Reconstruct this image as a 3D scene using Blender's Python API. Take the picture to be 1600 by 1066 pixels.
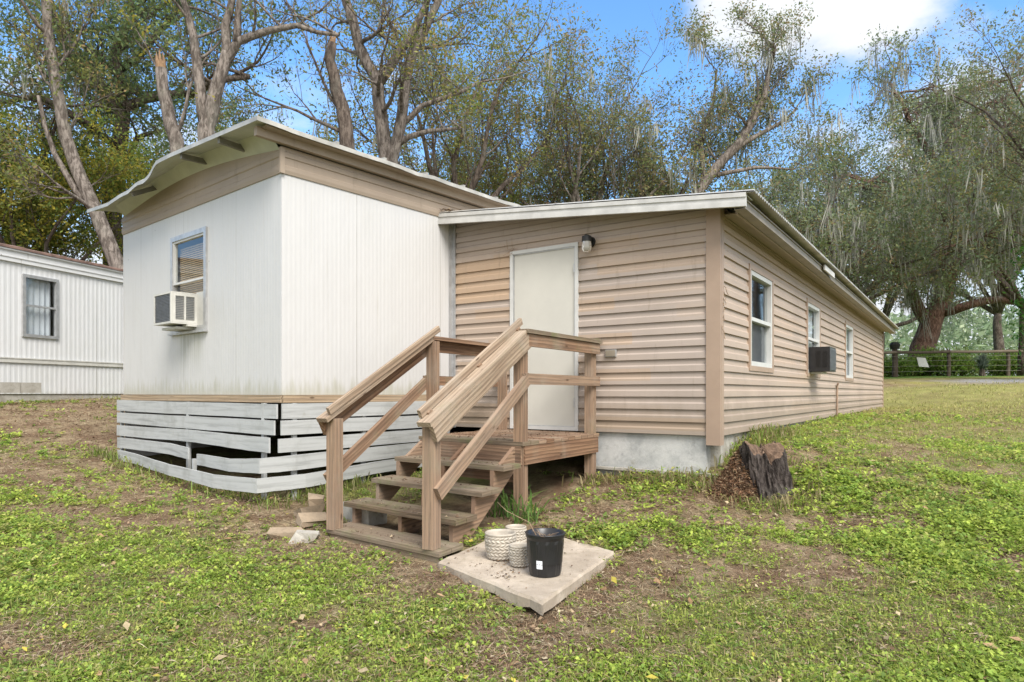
import bpy, math, random
import numpy as np
from mathutils import Vector, Matrix
R = math.radians
scene = bpy.context.scene
for o in list(bpy.data.objects): bpy.data.objects.remove(o)
C = scene.collection
random.seed(7)

# ---------------------------------------------------------------- camera
# The eye is at the world origin; every height below is relative to it.
cam_d = bpy.data.cameras.new('camera')
cam_d.sensor_width = 36; cam_d.lens = 1040/1600*36
cam_d.shift_y = 81/1600
cam_d.clip_start = .05; cam_d.clip_end = 2000
cam = bpy.data.objects.new('camera', cam_d); C.objects.link(cam)
cam.location = (0, 0, 0); cam.rotation_euler = (R(90), 0, 0)
scene.camera = cam

# ---------------------------------------------------------------- world
SUN_EL, SUN_AZ = R(48), R(158)        # azimuth clockwise from +Y
w = bpy.data.worlds.new('World'); scene.world = w; w.use_nodes = True
nt = w.node_tree; nt.nodes.clear()
N = nt.nodes.new; L = nt.links.new
out = N('ShaderNodeOutputWorld'); bg = N('ShaderNodeBackground'); bg.inputs[1].default_value = .15
sky = N('ShaderNodeTexSky'); sky.sky_type = 'NISHITA'; sky.sun_disc = False
sky.sun_elevation = SUN_EL; sky.sun_rotation = SUN_AZ; sky.air_density = 1.0; sky.dust_density = .3; sky.ozone_density = 2.2
tc = N('ShaderNodeTexCoord')
def vdot(vec, lo, hi):
    d = N('ShaderNodeVectorMath'); d.operation = 'DOT_PRODUCT'; v = Vector(vec).normalized()
    nrm = N('ShaderNodeVectorMath'); nrm.operation = 'NORMALIZE'; L(tc.outputs['Generated'], nrm.inputs[0])
    L(nrm.outputs[0], d.inputs[0]); d.inputs[1].default_value = v
    m = N('ShaderNodeMapRange'); m.inputs[1].default_value = lo; m.inputs[2].default_value = hi
    L(d.outputs['Value'], m.inputs[0]); return m.outputs[0]
mp = N('ShaderNodeMapping'); mp.inputs['Scale'].default_value = (1, 1, 2.0); L(tc.outputs['Generated'], mp.inputs[0])
nz = N('ShaderNodeTexNoise'); nz.inputs['Scale'].default_value = 3.2; nz.inputs['Detail'].default_value = 9; nz.inputs['Roughness'].default_value = .58
L(mp.outputs[0], nz.inputs['Vector'])
def mth(op, a, b=None, clamp=False):
    m = N('ShaderNodeMath'); m.operation = op; m.use_clamp = clamp
    for i, x in enumerate((a, b)):
        if x is None: continue
        if isinstance(x, (int, float)): m.inputs[i].default_value = x
        else: L(x, m.inputs[i])
    return m.outputs[0]
b1 = vdot((.49, 1, .62), .989, 1.0)
b2 = vdot((.38, 1, .62), .988, 1.0)
b3 = vdot((.66, 1, .38), .993, 1.0)
b4 = vdot((.12, 1, .40), .992, 1.0)
b5 = vdot((-.45, 1, .16), .90, 1.0)
b6 = vdot((.62, 1, .10), .92, 1.0)
blob = mth('MAXIMUM', mth('MAXIMUM', mth('MAXIMUM', b1, b2), mth('MAXIMUM', b3, mth('MULTIPLY', b4, .6))), mth('MAXIMUM', mth('MULTIPLY', b5, .7), b6))
# clouds overhead and behind the camera soften the light
behind = vdot((.1, -1, .6), -.35, .5)
tot = mth('ADD', nz.outputs['Fac'], mth('ADD', mth('MULTIPLY', blob, .42), mth('MULTIPLY', behind, .42)))
cr = N('ShaderNodeMapRange'); cr.interpolation_type = 'SMOOTHSTEP'
cr.inputs[1].default_value = .66; cr.inputs[2].default_value = .92; L(tot, cr.inputs[0])
sep = N('ShaderNodeSeparateXYZ'); L(tc.outputs['Generated'], sep.inputs[0])
hz = N('ShaderNodeMapRange'); hz.inputs[1].default_value = .30; hz.inputs[2].default_value = -.02; L(sep.outputs[2], hz.inputs[0])
hsv = N('ShaderNodeHueSaturation'); hsv.inputs['Saturation'].default_value = 1.2; hsv.inputs['Value'].default_value = 1.0
L(sky.outputs[0], hsv.inputs['Color'])
def wmix(f, a, b):
    m = N('ShaderNodeMix'); m.data_type = 'RGBA'
    if isinstance(f, float): m.inputs[0].default_value = f
    else: L(f, m.inputs[0])
    for i, x in ((6, a), (7, b)):
        if isinstance(x, tuple): m.inputs[i].default_value = x
        else: L(x, m.inputs[i])
    return m.outputs[2]
c1 = wmix(mth('MULTIPLY', hz.outputs[0], .55, True), hsv.outputs[0], (3.2, 3.5, 3.8, 1))
cn = N('ShaderNodeMapRange'); cn.inputs[1].default_value = .35; cn.inputs[2].default_value = .7; L(nz.outputs['Fac'], cn.inputs[0])
cfront = wmix(cn.outputs[0], (2.3, 2.5, 2.8, 1), (3.25, 3.3, 3.35, 1))
ccol = wmix(behind, cfront, (4.7, 4.65, 4.6, 1))
c2 = wmix(cr.outputs[0], c1, ccol)
L(c2, bg.inputs[0]); L(bg.outputs[0], out.inputs[0])

# ---------------------------------------------------------------- sun
sl = bpy.data.lights.new('sun', 'SUN'); sl.energy = 2.4; sl.angle = R(30); sl.color = (1, .96, .90)
sun = bpy.data.objects.new('sun', sl); C.objects.link(sun)
sd = Vector((math.sin(SUN_AZ)*math.cos(SUN_EL), math.cos(SUN_AZ)*math.cos(SUN_EL), math.sin(SUN_EL)))
sun.rotation_euler = sd.to_track_quat('Z', 'Y').to_euler()
scene.view_settings.view_transform = 'Standard'; scene.view_settings.look = 'None'
scene.view_settings.exposure = 1.18; scene.view_settings.gamma = 1

# ---------------------------------------------------------------- materials
class NB:
    def __init__(s, name, rough=.8, spec=.3):
        s.m = bpy.data.materials.new(name); s.m.use_nodes = True
        s.t = s.m.node_tree; s.b = s.t.nodes['Principled BSDF']
        s.b.inputs['Roughness'].default_value = rough; s.b.inputs['Specular IOR Level'].default_value = spec
    def n(s, t, **k):
        x = s.t.nodes.new(t)
        for a, v in k.items(): setattr(x, a, v)
        return x
    def l(s, a, b): s.t.links.new(a, b)
    def coord(s, kind='Object', scale=(1, 1, 1)):
        if kind == 'UV':
            a = s.n('ShaderNodeUVMap'); o = a.outputs[0]
        else:
            a = s.n('ShaderNodeTexCoord'); o = a.outputs[kind]
        m = s.n('ShaderNodeMapping'); m.inputs['Scale'].default_value = scale; s.l(o, m.inputs[0]); return m.outputs[0]
    def noise(s, co, scale=5, detail=6, rough=.6, dist=0):
        x = s.n('ShaderNodeTexNoise'); x.inputs['Scale'].default_value = scale; x.inputs['Detail'].default_value = detail
        x.inputs['Roughness'].default_value = rough; x.inputs['Distortion'].default_value = dist; s.l(co, x.inputs['Vector']); return x.outputs['Fac']
    def rng(s, v, a, b, c=0, d=1):
        x = s.n('ShaderNodeMapRange'); x.interpolation_type = 'SMOOTHSTEP'
        for i, q in enumerate((a, b, c, d)): x.inputs[i+1].default_value = q
        s.l(v, x.inputs[0]); return x.outputs[0]
    def mix(s, f, a, b, blend='MIX'):
        x = s.n('ShaderNodeMix'); x.data_type = 'RGBA'; x.blend_type = blend
        if isinstance(f, (int, float)): x.inputs[0].default_value = f
        else: s.l(f, x.inputs[0])
        for i, q in ((6, a), (7, b)):
            if isinstance(q, tuple): x.inputs[i].default_value = q if len(q) == 4 else q+(1,)
            else: s.l(q, x.inputs[i])
        return x.outputs[2]
    def math(s, op, a, b=None):
        x = s.n('ShaderNodeMath'); x.operation = op
        for i, q in enumerate((a, b)):
            if q is None: continue
            if isinstance(q, (int, float)): x.inputs[i].default_value = q
            else: s.l(q, x.inputs[i])
        return x.outputs[0]
    def bump(s, h, st=.3, d=.01):
        x = s.n('ShaderNodeBump'); x.inputs['Strength'].default_value = st; x.inputs['Distance'].default_value = d
        s.l(h, x.inputs['Height']); s.l(x.outputs[0], s.b.inputs['Normal'])
    def col(s, c):
        if isinstance(c, tuple): s.b.inputs['Base Color'].default_value = c if len(c) == 4 else c+(1,)
        else: s.l(c, s.b.inputs['Base Color'])

def plain(name, c, rough=.6, var=.25, scale=8, metal=0, spec=.3, bump=0):
    b = NB(name, rough, spec); co = b.coord()
    f = b.rng(b.noise(co, scale), .3, .75)
    dk = tuple(x*(1-var) for x in c)
    b.col(b.mix(f, dk, c)); b.b.inputs['Metallic'].default_value = metal
    if bump: b.bump(b.noise(co, scale*6), bump, .004)
    return b.m

def wood(name, c1, c2, moss=.4, grey=.3):
    b = NB(name, .85, .2)
    uv = b.coord('UV', (1, 1, 1)); ob = b.coord('Object')
    g = b.noise(b.coord('UV', (1.6, 55, 1)), 1.0, 5, .6, .6)
    g2 = b.noise(b.coord('UV', (.9, 14, 1)), 1.0, 3, .5, 1.2)
    wv = b.n('ShaderNodeTexWave'); wv.bands_direction = 'Y'; wv.inputs['Scale'].default_value = 3.4; wv.inputs['Distortion'].default_value = 9
    wv.inputs['Detail'].default_value = 3; wv.inputs['Detail Scale'].default_value = .6
    b.l(b.coord('UV', (.35, 2.6, 1)), wv.inputs['Vector'])
    c = b.mix(b.rng(g2, .3, .7), c1, c2)
    c = b.mix(b.rng(wv.outputs['Fac'], .5, 1, 0, .5), c, tuple(x*.48 for x in c1))
    c = b.mix(b.rng(g, .52, .74, 0, .6), c, tuple(x*.4 for x in c1))
    lf = b.noise(ob, 2.2, 5)
    c = b.mix(b.rng(lf, .45, .75, 0, grey), c, (.34, .30, .25))
    c = b.mix(b.rng(b.noise(ob, 4.5, 7, .7), .55-.1*moss, .8, 0, moss), c, (.10, .115, .035))
    oi = b.n('ShaderNodeObjectInfo')
    c = b.mix(b.math('MULTIPLY', oi.outputs['Random'], .55), c, b.mix(.5, c, (.42, .35, .27)))
    vo = b.n('ShaderNodeTexVoronoi'); vo.inputs['Scale'].default_value = 1; b.l(b.coord('UV', (3.2, 9, 1)), vo.inputs['Vector'])
    c = b.mix(b.rng(vo.outputs['Distance'], .05, .13, .75, 0), c, (.06, .035, .02))
    c = b.mix(b.rng(b.noise(b.coord('UV', (2.2, 120, 1)), 1, 4, .7), .60, .68, 0, .75), c, (.05, .035, .025))
    b.col(c); b.bump(b.math('ADD', g, b.math('MULTIPLY', wv.outputs['Fac'], .6)), .55, .004)
    return b.m

def attr_mat(name, rough=.7, trans=.35, spec=.25, var=.3, vs=40):
    b = NB(name, rough, spec)
    a = b.n('ShaderNodeAttribute'); a.attribute_name = 'Col'
    f = b.noise(b.coord(), vs, 3)
    c = b.mix(b.rng(f, .3, .7, 0, var), a.outputs['Color'], (.02, .02, .01))
    b.col(c)
    if trans:
        tr = b.n('ShaderNodeBsdfTranslucent'); mx = b.n('ShaderNodeMixShader'); mx.inputs[0].default_value = trans
        b.l(c, tr.inputs['Color']); b.l(b.b.outputs[0], mx.inputs[1]); b.l(tr.outputs[0], mx.inputs[2])
        o = b.t.nodes['Material Output']; b.l(mx.outputs[0], o.inputs[0])
    return b.m

M = {}
def white_metal(name, base, seamw, ribdark=.0, dirt=.5, low=-.1, stain=False):
    b = NB(name, .45, .4)
    ob = b.coord(); 
    st = b.noise(b.coord('UV', (9, .7, 1)), 1, 7, .65)
    lf = b.noise(ob, 1.1, 6, .65)
    c = b.mix(b.rng(st, .45, .8, 0, .35*dirt), base, tuple(x*.72 for x in base))
    c = b.mix(b.rng(lf, .5, .8, 0, .35*dirt), c, (.42, .42, .36))
    # narrow panel seams
    uvn = b.n('ShaderNodeUVMap'); sp = b.n('ShaderNodeSeparateXYZ'); b.l(uvn.outputs[0], sp.inputs[0])
    fr = b.math('FRACT', b.math('DIVIDE', b.math('ADD', sp.outputs[0], .35), seamw))
    sm = b.math('LESS_THAN', fr, .006)
    c = b.mix(b.math('MULTIPLY', sm, b.rng(st, .3, .6, .2, .8)), c, (.25, .24, .21))
    # grime creeping up from the bottom edge
    z = b.math('ADD', sp.outputs[1], b.math('MULTIPLY', b.noise(b.coord('UV', (14, 2, 1)), 1, 5), -.55))
    g = b.rng(z, low-.22, low+.0, 1, 0)
    c = b.mix(b.math('MULTIPLY', g, .55), c, (.30, .29, .2))
    if stain:
        m1 = b.math('MULTIPLY', b.rng(sp.outputs[0], 1.55, 1.75), b.rng(sp.outputs[0], 2.05, 2.3, 1, 0))
        m2 = b.math('MULTIPLY', b.rng(sp.outputs[1], .1, .7), b.math('LESS_THAN', sp.outputs[1], .72))
        c = b.mix(b.math('MULTIPLY', b.math('MULTIPLY', m1, m2), b.rng(b.noise(b.coord('UV', (22, .5, 1)), 1, 4), .35, .65, .15, .7)), c, (.26, .26, .19))
    m3 = b.math('MULTIPLY', b.rng(b.noise(b.coord('UV', (16, .35, 1)), 1, 4, .7), .55, .72), b.rng(b.noise(b.coord('UV', (.8, .8, 1)), 1, 3), .4, .6))
    c = b.mix(b.math('MULTIPLY', m3, .3), c, (.30, .28, .22))
    # small dark flecks
    v = b.n('ShaderNodeTexVoronoi'); v.inputs['Scale'].default_value = 2.3; b.l(ob, v.inputs['Vector'])
    c = b.mix(b.rng(v.outputs['Distance'], .012, .022, .7, 0), c, (.1, .09, .08))
    b.col(c); b.bump(b.math('ADD', b.noise(b.coord('UV', (2.5, .7, 1)), 1, 3), b.math('MULTIPLY', lf, .6)), .35, .03)
    return b.m
M['white_siding'] = white_metal('white_siding', (.51, .505, .50), 1.22)
M['end_siding'] = white_metal('end_siding', (.51, .505, .50), 1.22, stain=True)
M['neighbour_siding'] = white_metal('neighbour_siding', (.60, .605, .61), 2.4, dirt=.7, low=-.2)
def vinyl(name, c, patch, block=None):
    b = NB(name, .55, .3); ob = b.coord()
    lf = b.noise(ob, .9, 4, .6); hf = b.noise(b.coord('UV', (.7, 14, 1)), 1, 5)
    k = b.mix(b.rng(lf, .35, .7), c, tuple(x*.86 for x in c))
    k = b.mix(b.rng(hf, .5, .8, 0, .35), k, tuple(x*.7 for x in c))
    # squarish replaced panels of a warmer tan
    uvn = b.n('ShaderNodeUVMap'); sp = b.n('ShaderNodeSeparateXYZ'); b.l(uvn.outputs[0], sp.inputs[0])
    row = b.math('FLOOR', b.math('DIVIDE', sp.outputs[1], .124))
    cmb = b.n('ShaderNodeCombineXYZ'); b.l(b.math('FLOOR', b.math('ADD', b.math('MULTIPLY', sp.outputs[0], .55), b.math('MULTIPLY', row, .37))), cmb.inputs[0]); b.l(row, cmb.inputs[1])
    wn = b.n('ShaderNodeTexWhiteNoise'); b.l(cmb.outputs[0], wn.inputs['Vector'])
    k = b.mix(b.rng(wn.outputs['Value'], .45, 1, 0, .55), k, patch)
    if block:
        u_ = b.math('MULTIPLY', b.math('GREATER_THAN', sp.outputs[0], block[0]), b.math('LESS_THAN', sp.outputs[0], block[1]))
        z_ = b.math('MULTIPLY', b.math('GREATER_THAN', sp.outputs[1], block[2]), b.math('LESS_THAN', sp.outputs[1], block[3]))
        k = b.mix(b.math('MULTIPLY', b.math('MULTIPLY', u_, z_), .8), k, (.43, .305, .205))
    k = b.mix(b.math('MULTIPLY', b.rng(b.math('ADD', sp.outputs[1], b.math('MULTIPLY', b.noise(b.coord('UV', (6, 2, 1)), 1, 5), -.5)), -.55, -.25, 1, 0), .45), k, (.21, .165, .12))
    # dirt streaks
    k = b.mix(b.rng(b.noise(b.coord('UV', (10, 1.4, 1)), 1, 6, .7), .55, .8, 0, .55), k, (.17, .14, .10))
    b.col(k); b.bump(b.noise(b.coord('UV', (2, 30, 1)), 1, 3), .12, .003)
    return b.m
M['tan_siding'] = vinyl('tan_siding', (.385, .322, .278), (.40, .285, .19), (-3.3, -2.4, 1.078, 1.574))
M['side_siding'] = vinyl('side_siding', (.40, .32, .26), (.41, .31, .235))
M['tan_trim'] = vinyl('tan_trim', (.33, .265, .205), (.32, .255, .19))
M['corner'] = plain('tan_corner', (.36, .265, .20), .5, .15, 3)
M['fascia'] = plain('white_fascia', (.56, .55, .53), .5, .25, 5)
M['gutter'] = plain('weathered_gutter', (.30, .26, .205), .5, .3, 6)
M['roof_under'] = plain('pale_soffit_metal', (.50, .51, .42), .6, .2, 3)
M['roof'] = plain('galvanised_roof', (.55, .53, .48), .45, .45, 3.5, .2)
M['bracket'] = plain('grey_bracket', (.22, .21, .19), .6)
M['rust_roof'] = plain('rusty_roof', (.26, .17, .14), .8, .5, 5)
M['white_paint'] = plain('white_vinyl', (.56, .56, .545), .45, .12, 7)
M['alum'] = plain('aluminium_frame', (.50, .50, .50), .4, .25, 12, .5)
M['door'] = plain('cream_door', (.55, .535, .485), .5, .09, 2.5)
M['wood'] = wood('weathered_wood', (.155, .085, .052), (.275, .165, .10), .4, .35)
M['wood_moss'] = wood('mossy_wood', (.105, .072, .045), (.19, .135, .09), 1.0, .35)
M['wood_grey'] = wood('sunbleached_wood', (.25, .175, .12), (.38, .29, .21), .35, .6)
M['wood_dark'] = wood('dark_fence_wood', (.06, .045, .035), (.10, .075, .055), .2, .2)
M['trim_wood'] = wood('sill_wood', (.30, .21, .13), (.38, .28, .18), .25, .3)
def whitewash():
    b = NB('whitewashed_board', .8, .2); g = b.noise(b.coord('UV', (1.2, 26, 1)), 1, 6, .65, .4); lf = b.noise(b.coord(), 2.4, 7, .7)
    c = b.mix(b.rng(g, .45, .72, 0, .6), (.42, .43, .43), (.20, .205, .20))
    c = b.mix(b.rng(lf, .47, .7, 0, .65), c, (.26, .265, .25))
    c = b.mix(b.rng(b.noise(b.coord(), 9, 6, .7), .6, .8, 0, .5), c, (.24, .22, .15))
    b.col(c); b.bump(g, .5, .003); return b.m
M['whitewash'] = whitewash()
def concrete(name, c, c2, sc=3):
    b = NB(name, .9, .2); ob = b.coord(); k = b.mix(b.rng(b.noise(ob, sc, 8, .65), .35, .65), c, c2)
    k = b.mix(b.rng(b.noise(ob, sc*5, 8, .75), .5, .75, 0, .55), k, tuple(x*.5 for x in c2))
    k = b.mix(b.rng(b.noise(ob, sc*1.7, 6, .7, 1), .58, .75, 0, .5), k, (.17, .15, .08))
    b.col(k); b.bump(b.noise(ob, sc*14, 8, .7), .6, .006); return b.m
M['foundation'] = concrete('patched_concrete', (.50, .50, .49), (.30, .31, .31), 2.2)
M['slab'] = concrete('worn_slab_concrete', (.45, .385, .31), (.33, .275, .215), 4)
M['block'] = concrete('grey_block', (.42, .40, .36), (.30, .28, .24), 5)
M['stone'] = concrete('tan_stone', (.33, .255, .18), (.24, .19, .135), 6)
M['dark'] = plain('shade_black', (.015, .014, .012), .9)  # near-black that paints in the shade below the floors
M['black_plastic'] = plain('black_plastic', (.018, .018, .02), .35, .3, 10, spec=.5)
M['lamp_black'] = plain('black_lamp_metal', (.02, .02, .02), .5)
M['ac_white'] = plain('aged_white_plastic', (.56, .55, .51), .5, .2, 6)
M['ac_grille'] = plain('grey_grille', (.17, .18, .20), .5, .3, 20)
M['label'] = plain('paper_label', (.75, .77, .82), .6, .1)
M['soil'] = plain('potting_soil', (.07, .05, .035), .95, .6, 40, bump=.8)
M['blind'] = plain('tan_blind', (.62, .44, .26), .6, .25, 6)
M['curtain'] = plain('white_curtain', (.62, .64, .68), .8, .2, 2)
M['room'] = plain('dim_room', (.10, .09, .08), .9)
M['ceramic'] = plain('glazed_grey_ceramic', (.47, .42, .35), .45, .3, 14)
M['copper'] = plain('split_wood', (.30, .19, .11), .8, .3, 12)
M['pipe'] = plain('tan_pipe', (.38, .27, .2), .5)
def glass(name, tint=(.85, .88, .88), tr=.55):
    b = NB(name, .03, .8); b.col((.02, .025, .025))
    t = b.n('ShaderNodeBsdfTransparent'); t.inputs[0].default_value = tint+(1,)
    g = b.n('ShaderNodeBsdfGlossy'); g.inputs['Roughness'].default_value = .03; g.inputs[0].default_value = (.9, .95, 1, 1)
    f = b.n('ShaderNodeLayerWeight'); f.inputs[0].default_value = .5
    mx = b.n('ShaderNodeMixShader'); b.l(b.math('ADD', b.math('MULTIPLY', b.math('POWER', f.outputs['Facing'], 3.0), .35), .07), mx.inputs[0])
    b.l(t.outputs[0], mx.inputs[1]); b.l(g.outputs[0], mx.inputs[2]); b.l(mx.outputs[0], b.t.nodes['Material Output'].inputs[0]); return b.m
M['glass'] = glass('window_glass')
M['screen'] = plain('insect_screen', (.10, .105, .12), .7, .15, 5)
def bark(name, c, c2, sc=7):
    b = NB(name, .95, .15); ob = b.coord('Object', (1, 1, .28)); n1 = b.noise(ob, sc*2, 8, .7, .5); n2 = b.noise(b.coord(), 1.5, 5)
    k = b.mix(b.rng(n1, .4, .62), c, c2); k = b.mix(b.rng(n2, .5, .75, 0, .5), k, (.27, .26, .22))
    b.col(k); b.bump(n1, 1, .04); return b.m
M['bark_pale'] = bark('pale_bark', (.085, .07, .06), (.25, .215, .19))
M['bark_dark'] = bark('dark_oak_bark', (.055, .042, .035), (.15, .12, .10))
M['bark_red'] = bark('reddish_bark', (.085, .05, .038), (.24, .15, .115))
M['stump'] = bark('stump_bark', (.028, .022, .02), (.10, .083, .075), 12)
M['stump_top'] = plain('crumbled_wood', (.19, .125, .085), .95, .6, 25, bump=.8)
M['leaf'] = attr_mat('leaf', .6, .5, .25, .1)
M['moss'] = attr_mat('spanish_moss', .95, .3, .05)
M['weed'] = attr_mat('weed_leaf', .55, .5, .3, .1)
M['litter'] = attr_mat('dry_litter', .9, .1, .1)

# ---------------------------------------------------------------- builders
def tag(o, label=None, cat=None, group=None, kind=None):
    if label: o['label'] = label
    if cat: o['category'] = cat
    if group: o['group'] = group
    if kind: o['kind'] = kind
    return o
def empty(name, loc, label, cat, group=None):
    o = bpy.data.objects.new(name, None); C.objects.link(o); o.location = loc
    o.empty_display_size = .2
    return tag(o, label, cat, group)
class MB:
    """collects world-space geometry, links it as one mesh object"""
    def __init__(s): s.v = []; s.f = []; s.uv = []
    def face(s, pts, uvs=None):
        i = len(s.v); s.v += [tuple(p) for p in pts]; s.f.append(list(range(i, i+len(pts))))
        s.uv += [tuple(u) for u in (uvs or [(0, 0)]*len(pts))]
    def hexa(s, p, L=1.0, W=.1, H=.1, off=None):
        """p: 8 corners; 0-3 at the start (ccw), 4-7 at the end"""
        off = random.random()*20 if off is None else off
        q = [(0, 1, 2, 3), (7, 6, 5, 4)]
        for a in q: s.face([p[i] for i in a], [(off, 0), (off+.02, W), (off+.02, W+H), (off, H)])
        d = (W, H, W, H)
        vv = 0
        for k in range(4):
            a, b = k, (k+1) % 4
            s.face([p[b], p[a], p[a+4], p[b+4]], [(off, vv+d[k]), (off, vv), (off+L, vv), (off+L, vv+d[k])]); vv += d[k]+.03
    def beam(s, p0, p1, w, h, up=(0, 0, 1), ends=0):
        p0, p1 = Vector(p0), Vector(p1); d = (p1-p0); Ln = d.length; d.normalize(); up = Vector(up)
        sd = d.cross(up)
        if sd.length < 1e-3: sd = Vector((1, 0, 0))
        sd.normalize(); u = sd.cross(d).normalized()
        pts = []
        for p in (p0, p1):
            for a, b in ((-1, -1), (1, -1), (1, 1), (-1, 1)): pts.append(p+sd*(a*w/2)+u*(b*h/2))
        s.hexa(pts, Ln, w, h)
    def post(s, x, y, z0, z1, w, d, ang):
        c, n = math.cos(ang), math.sin(ang); pts = []
        for z in (z0, z1):
            for a, b in ((-1, -1), (1, -1), (1, 1), (-1, 1)):
                pts.append(Vector((x+c*a*w/2-n*b*d/2, y+n*a*w/2+c*b*d/2, z)))
        s.hexa(pts, z1-z0, w, d)
    def slab(s, poly, z0, z1, L=None):
        n = len(poly); e = (Vector(poly[1])-Vector(poly[0])); e.normalize(); pr = Vector((-e.y, e.x)); off = random.random()*20
        uv = [((Vector(p)-Vector(poly[0])).dot(e)+off, (Vector(p)-Vector(poly[0])).dot(pr)) for p in poly]
        s.face([(p[0], p[1], z1) for p in poly], uv)
        s.face([(p[0], p[1], z0) for p in reversed(poly)], list(reversed(uv)))
        for i in range(n):
            a, b = poly[i], poly[(i+1) % n]; l = (Vector(a)-Vector(b)).length
            s.face([(a[0], a[1], z0), (b[0], b[1], z0), (b[0], b[1], z1), (a[0], a[1], z1)], [(off, 0), (off+l, 0), (off+l, z1-z0), (off, z1-z0)])
    def tube(s, pts, radii, n=8, cap=True):
        rings = []; prev = None
        for i, p in enumerate(pts):
            p = Vector(p); d = (Vector(pts[min(i+1, len(pts)-1)])-Vector(pts[max(i-1, 0)])).normalized()
            a = d.orthogonal().normalized() if prev is None else (prev-d*prev.dot(d)).normalized()
            prev = a; b = d.cross(a); i0 = len(s.v)
            for k in range(n):
                t = 2*math.pi*k/n; s.v.append(tuple(p+(a*math.cos(t)+b*math.sin(t))*radii[i]))
            rings.append(i0)
        for r0, r1 in zip(rings, rings[1:]):
            for k in range(n):
                s.f.append([r0+k, r0+(k+1) % n, r1+(k+1) % n, r1+k]); s.uv += [(0, 0)]*4
        if cap:
            s.f.append([rings[0]+k for k in reversed(range(n))]); s.uv += [(0, 0)]*n
            s.f.append([rings[-1]+k for k in range(n)]); s.uv += [(0, 0)]*n
    def lathe(s, c, prof, n=40):
        rings = []
        for r, z in prof:
            i0 = len(s.v); rings.append(i0)
            for k in range(n):
                t = 2*math.pi*k/n; s.v.append((c[0]+r*math.cos(t), c[1]+r*math.sin(t), c[2]+z))
        for r0, r1 in zip(rings, rings[1:]):
            for k in range(n):
                s.f.append([r0+k, r0+(k+1) % n, r1+(k+1) % n, r1+k]); s.uv += [(0, 0)]*4
    def build(s, name, mat, parent=None, smooth=False, bevel=0):
        me = bpy.data.meshes.new(name)
        org = parent_loc(parent) if parent else Vector((0, 0, 0))
        base = Vector((0, 0, 0))
        if parent is None and s.v:
            a = np.array(s.v); base = Vector((a[:, 0].mean(), a[:, 1].mean(), a[:, 2].min()))
        sh = org+base
        me.from_pydata([(x-sh.x, y-sh.y, z-sh.z) for x, y, z in s.v], [], s.f)
        ul = me.uv_layers.new(name='UVMap'); ul.data.foreach_set('uv', [c for u in s.uv for c in u])
        me.materials.append(M[mat] if isinstance(mat, str) else mat)
        if smooth: me.polygons.foreach_set('use_smooth', [True]*len(me.polygons))
        me.update(); o = bpy.data.objects.new(name, me); C.objects.link(o)
        if parent: o.parent = parent
        else: o.location = base
        if bevel:
            md = o.modifiers.new('bevel', 'BEVEL'); md.width = bevel; md.segments = 2; md.limit_method = 'ANGLE'
        return o
def parent_loc(p):
    v = Vector((0, 0, 0))
    while p is not None: v = v+p.location; p = p.parent
    return v
def np_mesh(name, V, nper, mat, col=None, parent=None, smooth=False, uvn=None):
    """V: (F, nper, 3) array of separate faces; col: (F,3)"""
    F = V.shape[0]; me = bpy.data.meshes.new(name)
    org = parent_loc(parent) if parent else Vector((0, 0, 0))
    V = V.reshape(-1, 3)-np.array(org)
    me.vertices.add(F*nper); me.vertices.foreach_set('co', V.astype(np.float32).ravel())
    me.loops.add(F*nper); me.loops.foreach_set('vertex_index', np.arange(F*nper, dtype=np.int32))
    me.polygons.add(F); me.polygons.foreach_set('loop_start', np.arange(0, F*nper, nper, dtype=np.int32))
    me.update(calc_edges=True)
    if col is not None:
        a = me.color_attributes.new('Col', 'FLOAT_COLOR', 'POINT')
        c = np.ones((F, nper, 4), np.float32); c[:, :, :3] = col[:, None, :]; a.data.foreach_set('color', c.ravel())
    me.materials.append(M[mat] if isinstance(mat, str) else mat)
    me.validate()
    o = bpy.data.objects.new(name, me); C.objects.link(o)
    if parent: o.parent = parent
    return o

def vnoise(x, y, sc, seed=0):
    x = np.asarray(x)*sc+100; y = np.asarray(y)*sc+100
    xi = np.floor(x).astype(np.int64); yi = np.floor(y).astype(np.int64); fx = x-xi; fy = y-yi
    fx = fx*fx*(3-2*fx); fy = fy*fy*(3-2*fy)
    def h(a, b):
        n = (a*374761393+b*668265263+seed*1442695041) & 0x7fffffff
        n = ((n ^ (n >> 13))*1274126177) & 0x7fffffff
        return ((n ^ (n >> 16)) & 0xffff)/65535.0
    return (h(xi, yi)*(1-fx)+h(xi+1, yi)*fx)*(1-fy)+(h(xi, yi+1)*(1-fx)+h(xi+1, yi+1)*fx)*fy
def fbm(x, y, sc, seed=0, o=4):
    s = 0; a = .5; t = 0
    for i in range(o): s = s+a*vnoise(x, y, sc*2**i, seed+i*7); t += a; a *= .55
    return s/t

def K(px, py, D): return Vector(((px-800)/1040*D, D, (614-py)/1040*D))

# ---------------------------------------------------------------- frames of the two buildings
class Fr:
    def __init__(s, o, u, n): s.o = Vector(o); s.u = Vector(u).normalized(); s.n = Vector(n).normalized()
    def p(s, u, out, z):
        q = s.o+s.u*u+s.n*out; return Vector((q.x, q.y, z))
    def xy(s, u, out): q = s.o+s.u*u+s.n*out; return (q.x, q.y)
Q = (-2.207, 6.375); CC = (1.96, 6.33)
s1 = Vector((.644, .765)); n1 = Vector((.765, -.644))
s2 = Vector((.564, .826)); n2 = Vector((.826, -.564))
WS = Fr(Q, s1, n1)          # white home: long side wall, u recedes to the right
WE = Fr(Q, -n1, -s1)        # white home: end wall, u runs to the left
AF = Fr(CC, n2, -s2)        # addition: front wall, u=0 at the right corner, negative to the left
AS = Fr(CC, s2, n2)         # addition: side wall, u recedes

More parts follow.
